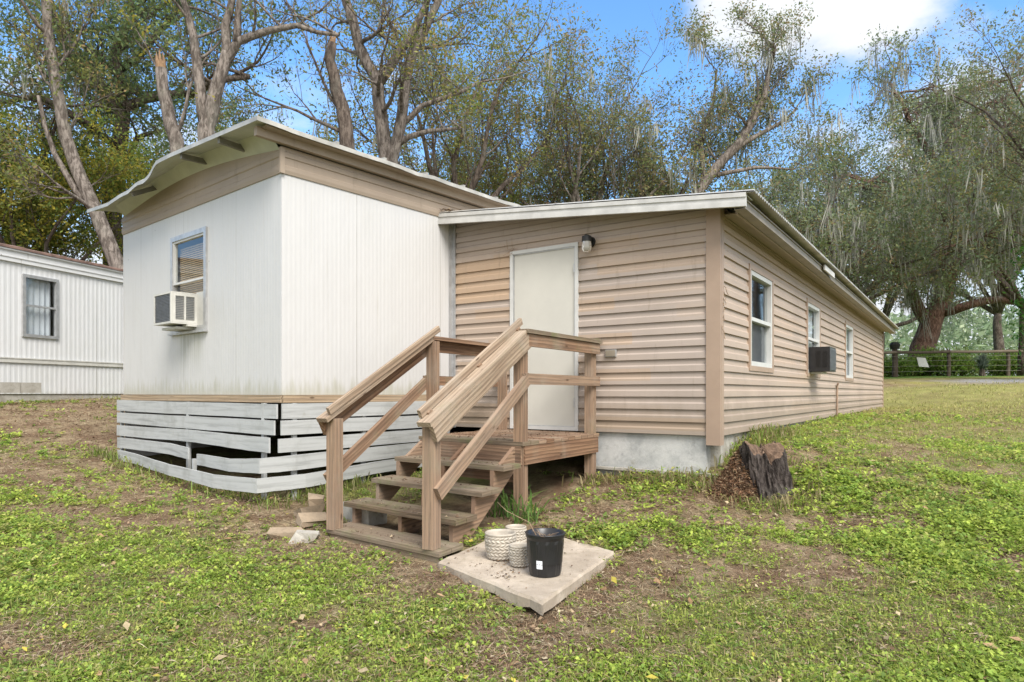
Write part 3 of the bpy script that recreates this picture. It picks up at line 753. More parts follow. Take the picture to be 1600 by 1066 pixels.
# windows of the side wall
for k, (a, b, c, dd) in enumerate(side_w):
    m = MB(); ring_frame(m, AS, a-.05, b+.05, c-.05, dd+.05, .055, -.02, .034); wi = m.build('window', 'corner', add)
    m = MB(); ring_frame(m, AS, a+.006, b-.006, c+.006, dd-.006, .05, -.05, .026); fbox(m, AS, a+.057, b-.057, -.04, .02, .79, .83); m.build('frame', 'white_paint', wi)
    m = MB(); m.face([AS.p(a+.05, -.02, .83), AS.p(b-.05, -.02, .83), AS.p(b-.05, -.02, dd-.05), AS.p(a+.05, -.02, dd-.05)]); m.build('pane', 'glass', wi)
    m = MB(); m.face([AS.p(a+.05, -.03, c+.05), AS.p(b-.05, -.03, c+.05), AS.p(b-.05, -.03, .79), AS.p(a+.05, -.03, .79)]); m.build('pane', 'glass', wi)
    if k == 0:
        m = MB(); m.face([AS.p(a+.05, -.05, c+.05), AS.p(b-.05, -.05, c+.05), AS.p(b-.05, -.05, .79), AS.p(a+.05, -.05, .79)]); m.build('insect_screen', 'screen', wi)
    else:
        m = MB(); n = 24
        for i in range(n):
            p, q = a+.05+(b-a-.1)*i/n, a+.05+(b-a-.1)*(i+1)/n
            m.face([AS.p(p, -.09+.02*math.sin(i*1.7), c+.05), AS.p(q, -.09+.02*math.sin((i+1)*1.7), c+.05), AS.p(q, -.09+.02*math.sin((i+1)*1.7), dd-.05), AS.p(p, -.09+.02*math.sin(i*1.7), dd-.05)])
        m.build('curtain', 'curtain', wi, smooth=True)
# pipe on the side wall
m = MB(); m.tube([AS.p(6.75, .045, -.48), AS.p(6.75, .045, .12), AS.p(6.75, .06, .17), AS.p(6.68, .07, .17)], [.018]*4, 8); m.build('drain_pipe', 'pipe', add)
# black air conditioner in the middle window
ab = empty('air_conditioner', AS.p(4.6, .18, .3), 'black air conditioner sticking out of the middle window in the tan wall', 'air conditioner', 'window air conditioners')
m = MB(); a0, a1 = 4.26, 4.80
fbox(m, AS, a0, a1, -.05, .31, .315, .675); m.build('casing', 'black_plastic', ab, bevel=.012)
m = MB(); fbox(m, AS, a0+.03, a1-.03, .311, .317, .34, .65); grille(m, AS, a0+.04, a1-.04, .317, .35, .645, 16, t=.006); m.build('rear_grille', 'ac_grille', ab)
SB = Fr(AS.xy(a0, 0), n2, -s2)
m = MB(); grille(m, SB, .13, .19, .001, .38, .62, 14); grille(m, SB, .22, .28, .001, .38, .62, 14); m.build('side_louvre', 'black_plastic', ab)
m = MB(); fbox(m, AS, a0+.1, a1-.1, .02, .2, .285, .31); m.build('support_bracket', 'white_paint', ab)

# ---------------------------------------------------------------- wooden porch with stairs
Pz = -.42
F_, A_, B_ = Vector((-.561, 4.64)), Vector((.075, 5.76)), Vector((.815, 6.93))
U_ = Vector((.772, -.636)).normalized()
E_, C_ = F_-U_*1.12, A_-U_*1.09
D_ = B_-U_*1.19
porch = empty('wooden_porch', (A_.x, A_.y, -1.05), 'weathered wooden porch and stairs with handrails at the cream door', 'porch')
VD = (A_-F_).normalized(); AV = math.atan2(VD.y, VD.x)-math.pi/2; V2 = (B_-A_).normalized()
def v3(p, z): return Vector((p[0], p[1], z))
for nm, p, zt, zb in (('F', F_, -.205, -1.085), ('E', E_, -.205, -1.095), ('A', A_, .49, -1.15), ('B', B_, .50, -1.0), ('C', C_, .50, -1.15), ('D', D_, .50, -.9)):
    m = MB(); m.post(p.x, p.y, zb, zt+.0, .092, .092, AV); m.build('post', 'wood', porch, bevel=.004)
# deck boards
o_ = A_-VD*.06+U_*.06; dl = (B_-A_).length+.16; wv = V2
nb = 11; bw = dl/nb
for i in range(nb):
    a = o_+wv*(i*bw); b = o_+wv*((i+1)*bw-.007)
    m = MB(); lw = 1.30+.01*(i % 3)
    m.slab([tuple(a-U_*lw), tuple(a), tuple(b), tuple(b-U_*lw)], Pz-.035, Pz+random.uniform(-.002, .002)); m.build('deck_board', 'wood_moss' if i < 2 else 'wood', porch, bevel=.003)
# rim joists
def pbeam(name, p0, p1, w, h, mat='wood', up=(0, 0, 1), bev=.004):
    m = MB(); m.beam(p0, p1, w, h, up); return m.build(name, mat, porch, bevel=bev)
i0 = o_-U_*.02+wv*.02
pbeam('rim_joist', v3(i0-U_*1.26, Pz-.118), v3(i0+U_*.0, Pz-.118), .038, .16)
pbeam('rim_joist', v3(i0+wv*.02, Pz-.118), v3(i0+wv*(dl-.05), Pz-.118), .038, .16)
pbeam('rim_joist', v3(i0-U_*1.24+wv*.02, Pz-.118), v3(i0-U_*1.24+wv*(dl-.05), Pz-.118), .038, .16)
pbeam('joist', v3(i0-U_*.6+wv*.02, Pz-.12), v3(i0-U_*.6+wv*(dl-.05), Pz-.12), .038, .13)
pbeam('beam', v3(A_-U_*.9+wv*.06, Pz-.30), v3(A_-U_*.05+wv*.06, Pz-.30), .038, .14)
# level rails round the platform
for p, q in ((A_, B_), (C_, D_)):
    side = U_*.0; dd_ = (q-p).normalized(); nrm = Vector((dd_.y, -dd_.x))*(1 if p is A_ else -1)*.065
    pbeam('rail', v3(p-dd_*.05+nrm, .455), v3(q+dd_*.06+nrm, .455), .038, .105)
    pbeam('rail', v3(p-dd_*.05+nrm, .12), v3(q+dd_*.06+nrm, .12), .038, .095)
    pbeam('cap_rail', v3(p-dd_*.04+nrm*.5, .53), v3(q+dd_*.08+nrm*.5, .53), .14, .036, 'wood_moss' if p is A_ else 'wood')
m = MB(); m.post(B_.x+.03, B_.y, .548, .565, .12, .12, AV); m.build('post_cap', 'wood_moss', porch)
# stair handrails: skirt rail, cap and grab strip on blocks, lower rail
for top, bot, sg in ((A_, F_, 1), (C_, E_, -1)):
    n_ = Vector((VD.y, -VD.x))*sg; off = n_*.065
    hi, lo_ = v3(top+VD*.03, .46), v3(bot-VD*.07, -.285)
    dv = (hi-lo_).normalized(); upv = Vector((0, 0, 1))
    o3 = v3(off, 0)
    pbeam('handrail', hi+o3, lo_+o3, .038, .125, 'wood_grey' if sg > 0 else 'wood')
    upn = dv.cross(Vector((n_.x, n_.y, 0))).normalized(); upn = upn if upn.z > 0 else -upn
    pbeam('cap_rail', hi+o3*.35+upn*.082+dv*.0, lo_+o3*.35+upn*.082-dv*.01, .115, .036, 'wood_grey')
    gs, ge = hi+o3*.1+upn*.135+dv*.10, lo_+o3*.1+upn*.135+dv*.04
    go = v3(-n_*.035, 0)
    pbeam('grab_strip', gs+go, ge+go, .028, .06, 'wood_grey')
    for t in (.05, .5, .93): 
        q = ge+(gs-ge)*t+go; pbeam('grab_block', q-upn*.05+o3*.25, q-upn*.02+o3*.25, .03, .05, 'wood')
    l0, l1 = v3(top+VD*.02, .13), v3(bot-VD*.02, -.70)
    pbeam('lower_rail', l0+o3, l1+o3, .038, .10, 'wood')
# treads
TR = [(-.403, 4.76, -.915), (-.226, 5.02, -.75), (-.066, 5.27, -.585)]
for i, (x, y, z) in enumerate(TR):
    a = Vector((x, y)); W_ = 1.31
    for j in range(2):
        p = a+VD*(.145*j); q = a+VD*(.145*j+.14)
        m = MB(); m.slab([tuple(p-U_*W_), tuple(p), tuple(q), tuple(q-U_*W_)], z-.038, z); m.build('tread', 'wood_moss', porch, bevel=.005)
# base step
a = Vector((-.52, 4.56)); 
for j in range(2):
    p = a+VD*(.15*j)+U_*.03; q = a+VD*(.15*j+.145)+U_*.03
    m = MB(); m.slab([tuple(p-U_*1.30), tuple(p), tuple(q), tuple(q-U_*1.30)], -1.125, -1.087); m.build('tread', 'wood_moss', porch, bevel=.005)
pbeam('base_board', v3(a+VD*.03-U_*1.22, -1.19), v3(a+VD*.03+U_*.02, -1.19), .038, .125, 'wood_moss')
# stringers and riser blocks
for t in (.06, .62, 1.2):
    s0 = Vector(TR[0][:2])-U_*t+VD*.04; s1_ = s0+VD*1.02
    m = MB(); off2 = U_*.038
    pts = [(s0, -1.09), (s0+VD*.22, -1.09), (s1_, -.62), (s1_, -.46), (s1_-VD*.14, -.60)]
    poly = [(0, -1.12), (.20, -1.12), (.92, -.66), (.92, -.46), (.62, -.625), (.57, -.625), (.57, -.76), (.30, -.79), (.29, -.955), (0, -.955)]
    f1 = [v3(s0+VD*u, z) for u, z in poly]; f2 = [v3(s0+VD*u-off2, z) for u, z in poly]
    m.face(f1, poly); m.face(f2[::-1], poly[::-1])
    for i in range(len(poly)):
        j = (i+1) % len(poly); m.face([f1[j], f1[i], f2[i], f2[j]])
    m.build('stringer', 'wood', porch)

# ---------------------------------------------------------------- concrete slab and pots
SZ = -1.12
sn, sr, sl_, sb = Vector((.165, 3.57)), Vector((.73, 4.70)), Vector((-.50, 4.46)), Vector((.06, 5.58))
sl3 = MB(); n = 10
def sp(u, v, z):
    p = sn*(1-u)*(1-v)+sr*u*(1-v)+sl_*(1-u)*v+sb*u*v
    jag = .008*math.sin(u*31+v*17)+.006*math.sin(u*67-v*41)
    return v3(p*(1+jag*.3), z+.008*(u-.5)+random.uniform(-.002, .002) if z > SZ-.03 else z+jag)
G = {}
idx = [0, .012]+[i/10 for i in range(1, 10)]+[.988, 1]
def hz_(u, v): 
    e = min(u, 1-u, v, 1-v); return -.014 if e < .005 else 0
    
top = [[sp(u, v, SZ+hz_(u, v)) for u in idx] for v in idx]
for i in range(len(idx)-1):
    for j in range(len(idx)-1): sl3.face([top[i][j], top[i][j+1], top[i+1][j+1], top[i+1][j]])
ring = [(u, 0) for u in idx]+[(1, v) for v in idx[1:]]+[(u, 1) for u in idx[-2::-1]]+[(0, v) for v in idx[-2:0:-1]]
def topat(u, v): return top[idx.index(v)][idx.index(u)]
lowr = [sp(u, v, SZ-.075) for u, v in ring]
for i in range(len(ring)):
    j = (i+1) % len(ring); sl3.face([topat(*ring[j]), topat(*ring[i]), lowr[i], lowr[j]])
so = sl3.build('concrete_slab', 'slab'); tag(so, 'square worn concrete slab on the lawn carrying four plant pots', 'slab')
m = MB(); m.post(-.16, 4.12, -1.33, -1.195, .3, .12, .9); tag(m.build('stone_block', 'stone', bevel=.02), 'mossy stone block propping the left side of the concrete slab', 'block')

def braided_pot(c, r, h, label, grp='braided ceramic plant pots'):
    e = empty('plant_pot', c, label, 'plant pot', grp)
    m = MB(); n = 168; rows = 50
    V = []
    for i in range(rows+1):
        t = i/rows; z = h*.90*t
        rr = r*(.80+.16*math.sin(t*1.9))
        for k in range(n):
            a = 2*math.pi*k/n; 
            sx = (k*(20 if r > .09 else 16)/n); sy = t*7
            lane = int(sy) % 2; w_ = (sx+(sy if lane else -sy)*.9) % 1
            b = .0085*math.sin(math.pi*w_)**.7*abs(math.sin(math.pi*sy))**.5
            V.append((c[0]+(rr+b)*math.cos(a), c[1]+(rr+b)*math.sin(a), c[2]+z))
    m.v = V
    for i in range(rows):
        for k in range(n): m.f.append([i*n+k, i*n+(k+1) % n, (i+1)*n+(k+1) % n, (i+1)*n+k]); m.uv += [(0, 0)]*4
    m.build('pot_body', 'ceramic', e, smooth=True)
    m = MB(); m.lathe(c, [(r*.955, h*.89), (r*1.0, h*.91), (r*1.02, h*.95), (r*1.0, h*.99), (r*.96, h), (r*.91, h*.985), (r*.86, h*.9), (r*.80, h*.25), (0, h*.2)], 48); m.build('rim', 'ceramic', e, smooth=True)
    m = MB(); m.lathe(c, [(r*.84, h*.35), (r*.4, h*.37), (0, h*.36)], 24); m.build('soil', 'soil', e)
    return e
def onslab(px, py): D = -SZ*1040/(py-614); return ((px-800)/1040*D, D, SZ+.003)
braided_pot(onslab(782, 872), .105, .175, 'widest grey braided ceramic pot at the left of the slab group')
braided_pot(onslab(812, 884), .068, .135, 'small grey braided ceramic pot in front, touching the black pot')
braided_pot(onslab(806, 855), .075, .15, 'small grey braided ceramic pot half hidden behind the widest one')
c = onslab(852, 897); e = empty('nursery_pot', c, 'ribbed black plastic nursery pot with dead twigs and a white sticker', 'plant pot')
m = MB(); n = 72; rows = 14; r, h = .118, .255; m.v = []
for i in range(rows+1):
    t = i/rows; rr = r*(.80+.20*t)+(.006 if t > .88 else 0)
    for k in range(n):
        a = 2*math.pi*k/n; b = .0035 if (k % 6 < 2 and .04 < t < .85) else 0
        m.v.append((c[0]+(rr+b)*math.cos(a), c[1]+(rr+b)*math.sin(a), c[2]+h*t))
for i in range(rows):
    for k in range(n): m.f.append([i*n+k, i*n+(k+1) % n, (i+1)*n+(k+1) % n, (i+1)*n+k]); m.uv += [(0, 0)]*4
m.build('pot_body', 'black_plastic', e)
m = MB(); m.lathe(c, [(r+.006, h-.004), (r+.009, h), (r+.0, h+.004), (r-.006, h), (r*.93, h*.6), (r*.9, h*.3)], 48); m.build('rim', 'black_plastic', e, smooth=True)
m = MB(); m.lathe(c, [(r*.96, h*.78), (r*.5, h*.80), (0, h*.81)], 24); m.build('soil', 'soil', e)
m = MB(); a0 = math.atan2(-1, -.42)
for k in range(6):
    aa, bb_ = a0-.18+k*.06, a0-.18+(k+1)*.06; z0_, z1_ = h*.20, h*.40; ra, rb = r*(.80+.2*.20)+.0045, r*(.80+.2*.40)+.0045
    m.face([(c[0]+ra*math.cos(aa), c[1]+ra*math.sin(aa), c[2]+z0_), (c[0]+ra*math.cos(bb_), c[1]+ra*math.sin(bb_), c[2]+z0_), (c[0]+rb*math.cos(bb_), c[1]+rb*math.sin(bb_), c[2]+z1_), (c[0]+rb*math.cos(aa), c[1]+rb*math.sin(aa), c[2]+z1_)])
m.build('sticker', 'label', e)
M['twig'] = plain('dead_twig', (.33, .23, .15), .9, .4, 30)
m = MB()
for k in range(34):
    a = random.uniform(0, 6.28); q = random.uniform(0, r*.7); p = Vector((c[0]+q*math.cos(a), c[1]+q*math.sin(a), c[2]+h*.8)); d_ = Vector((random.uniform(-1, 1), random.uniform(-1, 1), random.uniform(.1, .8))).normalized()*random.uniform(.05, .13)
    m.tube([p, p+d_*.6, p+d_+Vector((0, 0, -.02))], [.002, .0016, .001], 4)
m.tube([Vector(c)+Vector((-.04, .02, h*.8)), Vector(c)+Vector((-.10, .06, h+.05)), Vector(c)+Vector((-.24, .12, h+.11)), Vector(c)+Vector((-.30, .16, h+.16))], [.003, .0025, .002, .001], 5)
m.build('twigs', 'twig', e)

# ---------------------------------------------------------------- stump
st = empty('tree_stump', (2.33, 5.98, -.95), 'dark rotting tree stump with crumbled top beside the corner of the tan wall', 'stump')
m = MB(); n = 84; rows = 18; m.v = []
for i in range(rows+1):
    t = i/rows
    for k in range(n):
        a = 2*math.pi*k/n; fl = 1+.16*(1-t)**2*(1+.6*math.sin(a*5+1))
        rr = (.215+.014*math.sin(a*9+t*2)+.014*math.sin(a*17-t*5)+.010*math.sin(a*29+t*9)+.03*math.sin(a*3+2))*fl*(1-.16*t)+random.uniform(-.006, .006)
        z = -1.02+t*.49+(.07*math.sin(a*2+.6)+.03*math.sin(a*7)+.015*math.sin(a*19))*t
        m.v.append((2.29+rr*math.cos(a)*1.02-.08*t, 5.98+rr*math.sin(a)*.95, z))
for i in range(rows):
    for k in range(n): m.f.append([i*n+k, i*n+(k+1) % n, (i+1)*n+(k+1) % n, (i+1)*n+k]); m.uv += [(0, 0)]*4
rim_ = [Vector(m.v[rows*n+k]) for k in range(n)]; m.build('bark', 'stump', st)
m = MB(); cz = Vector((2.24, 5.98, -.56)); pr = rim_
for t in (.85, .7, .5, .25):
    nr = [cz+(p-cz)*t+Vector((0, 0, (1-t)*.07+random.uniform(-.012, .012))) for p in rim_]
    for k in range(n): m.face([pr[k], pr[(k+1) % n], nr[(k+1) % n], nr[k]])
    pr = nr
m.face(pr); m.build('crumbled_top', 'stump_top', st)
# heap of debris leaning between stump and foundation
rs = np.random.RandomState(77); n = 7000; q = rs.uniform(0, 1, n)**.6; a_ = rs.uniform(0, 6.283, n); x = 2.05+q*np.cos(a_)*.30; y = 5.98+q*np.sin(a_)*.26; hh = .50*np.clip(1-q**1.5, 0, 1)*np.clip(.5+(x-1.85)*1.6, .2, 1)
z = gz(x, y)+hh*rs.uniform(.75, 1, n)-.02; c_ = np.stack([x, y, z], 1); u = rs.normal(0, 1, (n, 3))*np.array([1, 1, .6]); u /= np.linalg.norm(u, axis=1, keepdims=True); v = np.cross(u, rs.normal(0, 1, (n, 3))); v /= np.linalg.norm(v, axis=1, keepdims=True)
u *= rs.uniform(.008, .04, (n, 1)); v *= rs.uniform(.003, .008, (n, 1))
cl = np.array([[.30, .17, .10], [.22, .12, .07], [.14, .085, .055], [.38, .27, .17]])[rs.randint(0, 4, n)]*rs.uniform(.6, 1.1, (n, 1))
o = np_mesh('wood_crumbs', np.stack([c_-u, c_+v, c_+u, c_-v], 1), 4, 'litter', cl); tag(o, 'heap of reddish rotten wood crumbs between the stump and foundation', 'debris', kind='stuff')
m = MB(); nn_ = 24; pr = None
for t in (1, .85, .65, .45, .2, .03):
    ring_ = []
    for k in range(nn_):
        a = 6.283*k/nn_; x = 2.05+t*math.cos(a)*.28; y = 5.98+t*math.sin(a)*.24; ring_.append(Vector((x, y, g1(x, y)-.03+.46*(1-t**1.5)*min(1, max(.2, .5+(x-1.85)*1.6))+random.uniform(-.01, .01))))
    if pr:
        for k in range(nn_): m.face([pr[k], pr[(k+1) % nn_], ring_[(k+1) % nn_], ring_[k]])
    pr = ring_
m.face(pr); tag(m.build('soil_mound', 'stump_top', smooth=True), 'mound of soil under the reddish wood crumbs by the stump', 'soil', kind='stuff')

# ---------------------------------------------------------------- loose stones by the stairs
def stone(px, py, D, w, d, h, ang, tilt, mat, label, name='stone'):
    p = K(px, py, D); m = MB(); m.post(0, 0, 0, h, w, d, 0)
    rnd = random.Random(px)
    mv = {}
    V = []
    for v in m.v:
        key = (round(v[0], 4), round(v[1], 4), round(v[2], 4))
        if key not in mv: mv[key] = (v[0]*rnd.uniform(.55, 1.15), v[1]*rnd.uniform(.55, 1.15), v[2]+rnd.uniform(-.25, .25)*h)
        q = Matrix.Rotation(ang, 3, 'Z')@Matrix.Rotation(tilt, 3, 'X')@Vector(mv[key]); V.append((q.x+p.x, q.y+p.y, q.z+g1(p.x, p.y)+.01))
    m.v = V; return tag(m.build(name, mat, bevel=.012), label, 'stone', 'loose stones by the stairs')
stone(448, 806, 5.35, .26, .16, .05, .3, .12, 'stone', 'flat reddish stone slab lying farthest left by the stairs')
stone(484, 776, 5.85, .26, .17, .06, .9, -.25, 'stone', 'tilted tan stone leaning behind the left stair post')
stone(497, 768, 6.05, .18, .14, .12, .2, .35, 'stone', 'short tan stone topmost in the heap by the skirting')
stone(492, 792, 5.65, .30, .14, .06, .7, .3, 'stone', 'long brown stone below the tilted ones by the stairs')
stone(478, 822, 5.25, .22, .16, .07, .1, 0, 'block', 'mossy grey stone against the foot of the left stair post')
stone(432, 812, 5.35, .15, .09, .04, 1.2, -.3, 'stone', 'small pale stone chip in front of the flat reddish one')
m = MB(); c = Vector((-1.30, 5.78)); m.post(c.x, c.y, -1.22, -.96, .42, .2, -.69); tag(m.build('concrete_block', 'block', bevel=.01), 'pale concrete block beneath the left end of the lowest tread', 'block')

# ---------------------------------------------------------------- neighbouring trailer
nd = Vector((.277, .961)).normalized(); NO = Vector((-.769*12.5, 12.5)); NF = Fr(NO, nd, (nd.y, -nd.x))
nb_ = empty('neighbour_trailer', (NO.x, NO.y, 0), 'pale ribbed metal trailer with rusty roof edge at the far left', 'mobile home')
def npx(px): k = (px-800)/1040; return (k*NO.y-NO.x)/(nd.x-k*nd.y)
wu0, wu1 = npx(36), npx(88)
prof_wall(NF, -4, 3.2, -.02, lambda u: 2.50, rib_profile(-4, 3.0, .105, .0035), 'u', [(wu0, wu1, 1.12, 2.28)]).build('wall', 'neighbour_siding', nb_)
m = MB(); fbox(m, NF, -4, 3.05, .012, .035, .58, .66); fbox(m, NF, -4, 3.05, .012, .045, .655, .675); m.build('belt_trim', 'ac_white', nb_)
m = MB()
for a, b, o1, o2 in ((2.50, 2.58, -.02, .05), (2.58, 2.60, -.02, .065), (2.60, 2.71, -.02, .045), (2.71, 2.74, -.02, .08)): fbox(m, NF, -4, 3.08, o1, o2, a, b)
m.build('fascia', 'neighbour_siding', nb_)
m = MB(); n = 16
for i in range(n):
    a, b = -i/n*3.9+.1, -(i+1)/n*3.9+.1; za, zb = 2.745+.25*math.sin(math.pi*i/n), 2.745+.25*math.sin(math.pi*(i+1)/n)
    m.face([NF.p(-4.1, a, za), NF.p(3.15, a, za), NF.p(3.15, b, zb), NF.p(-4.1, b, zb)])
for i in range(24):
    a, b = -4+i*.295, -4+(i+1)*.295; m.hexa([NF.p(a, -.3, 2.84), NF.p(a, .06, 2.741), NF.p(a, .06, 2.79), NF.p(a, -.3, 2.88), NF.p(b, -.3, 2.84), NF.p(b, .06, 2.741), NF.p(b, .06, 2.79+.012*(i % 3)), NF.p(b, -.3, 2.88)], .3, .1, .1)
m.build('roof', 'rust_roof', nb_)
m = MB(); fbox(m, NF, 3.0, 3.05, -3.7, -.02, -.1, 2.75); fbox(m, NF, -4, 3, -3.7, -3.65, -.1, 2.7); fbox(m, NF, -4, -3.95, -3.6, -.02, -.1, 2.7); m.build('end_wall', 'neighbour_siding', nb_)
m = MB(); fbox(m, NF, -4, 3, -.25, -.02, -.3, -.02); m.build('skid_beam', 'block', nb_)
m = MB(); ring_frame(m, NF, wu0-.03, wu1+.03, 1.09, 2.31, .06, -.03, .04); fbox(m, NF, wu0+.03, wu1-.03, -.02, .03, 1.69, 1.73); wi = m.build('window', 'alum', nb_)
m = MB(); m.face([NF.p(wu0, -.01, 1.12), NF.p(wu1, -.01, 1.12), NF.p(wu1, -.01, 2.28), NF.p(wu0, -.01, 2.28)]); m.build('pane', 'glass', wi)
m = MB(); n = 18
for i in range(n):
    p, q = wu0+(wu1-wu0)*i/n*.92, wu0+(wu1-wu0)*(i+1)/n*.92; f = lambda j: -.1+.02*math.sin(j*1.9)
    m.face([NF.p(p, f(i), 1.1), NF.p(q, f(i+1), 1.1), NF.p(q, f(i+1), 2.27), NF.p(p, f(i), 2.27)])
m.build('curtain', 'curtain', wi, smooth=True)
for px, lab in ((8, 'cinder block at the left foot of the pale trailer'), (42, 'grey cinder block under the window of the pale trailer')):
    p = K(px, 628, 12.0 if px < 20 else 12.4); z = g1(p.x, p.y); m = MB()
    e = empty('cinder_block', (p.x, p.y, z), lab, 'block', 'cinder blocks at the trailer foot')
    c_, s_ = nd.x, nd.y; fb = Fr((p.x, p.y), nd, (nd.y, -nd.x))
    for a, b, cc_, dd_, e0, e1 in ((-.2, .2, -.1, -.07, 0, .19), (-.2, .2, .07, .1, 0, .19), (-.2, -.16, -.07, .07, 0, .19), (-.02, .02, -.07, .07, 0, .19), (.16, .2, -.07, .07, 0, .19)): fbox(m, fb, a, b, cc_, dd_, e0, e1)
    m.build('block_body', 'block', e)

# ---------------------------------------------------------------- back fence
FY = 31.0
fn = empty('pasture_fence', (18.5, FY, .77), 'dark wooden rail fence with wire along the far end of the field', 'fence')
def fx(px): return (px-800)/1040*FY
fpx = [1330, 1398, 1482, 1575, 1668, 1760]
for i, px in enumerate(fpx):
    x = fx(px); z = g1(x, FY); m = MB(); r_ = .13 if px == 1398 else .085
    m.tube([(x, FY, z-.1), (x+.02, FY, z+.6), (x, FY, z+1.25+(.08 if px == 1398 else 0))], [r_, r_*.95, r_*.9], 10); m.build('post', 'wood_dark', fn)
for a, b in zip(fpx, fpx[1:]):
    m = MB(); za, zb = g1(fx(a), FY)+1.15, g1(fx(b), FY)+1.15; m.tube([(fx(a), FY-.1, za), ((fx(a)+fx(b))/2, FY-.1, (za+zb)/2-.02), (fx(b), FY-.1, zb)], [.07, .065, .07], 8); m.build('rail', 'wood_dark', fn)
for h_ in (.25, .5, .75, .95):
    m = MB(); m.tube([(fx(a), FY-.11, g1(fx(a), FY)+h_) for a in fpx], [.008]*len(fpx), 4); m.build('wire', 'bracket', fn)
m = MB(); p = K(1441, 566, FY-.25); m.hexa([p+Vector(v) for v in ((-.25, 0, .22), (-.25, .03, .22), (-.15, .03, -.2), (-.15, 0, -.2), (.15, 0, .2), (.15, .03, .2), (.32, .03, -.24), (.32, 0, -.24))]); tag(m.build('blank_sign', 'white_paint'), 'small pale board hanging crooked on the far rail fence', 'sign')
m = MB(); q = K(1398, 545, FY-.02); m.tube([q+Vector((0, 0, -.02)), q+Vector((0, 0, .18)), q+Vector((0, 0, .3))], [.19, .24, .14], 12); tag(m.build('post_fixture', 'black_plastic'), 'black bucket standing on the thick fence post', 'fixture')  # plain rounded drum for the unidentified dark thing on the post

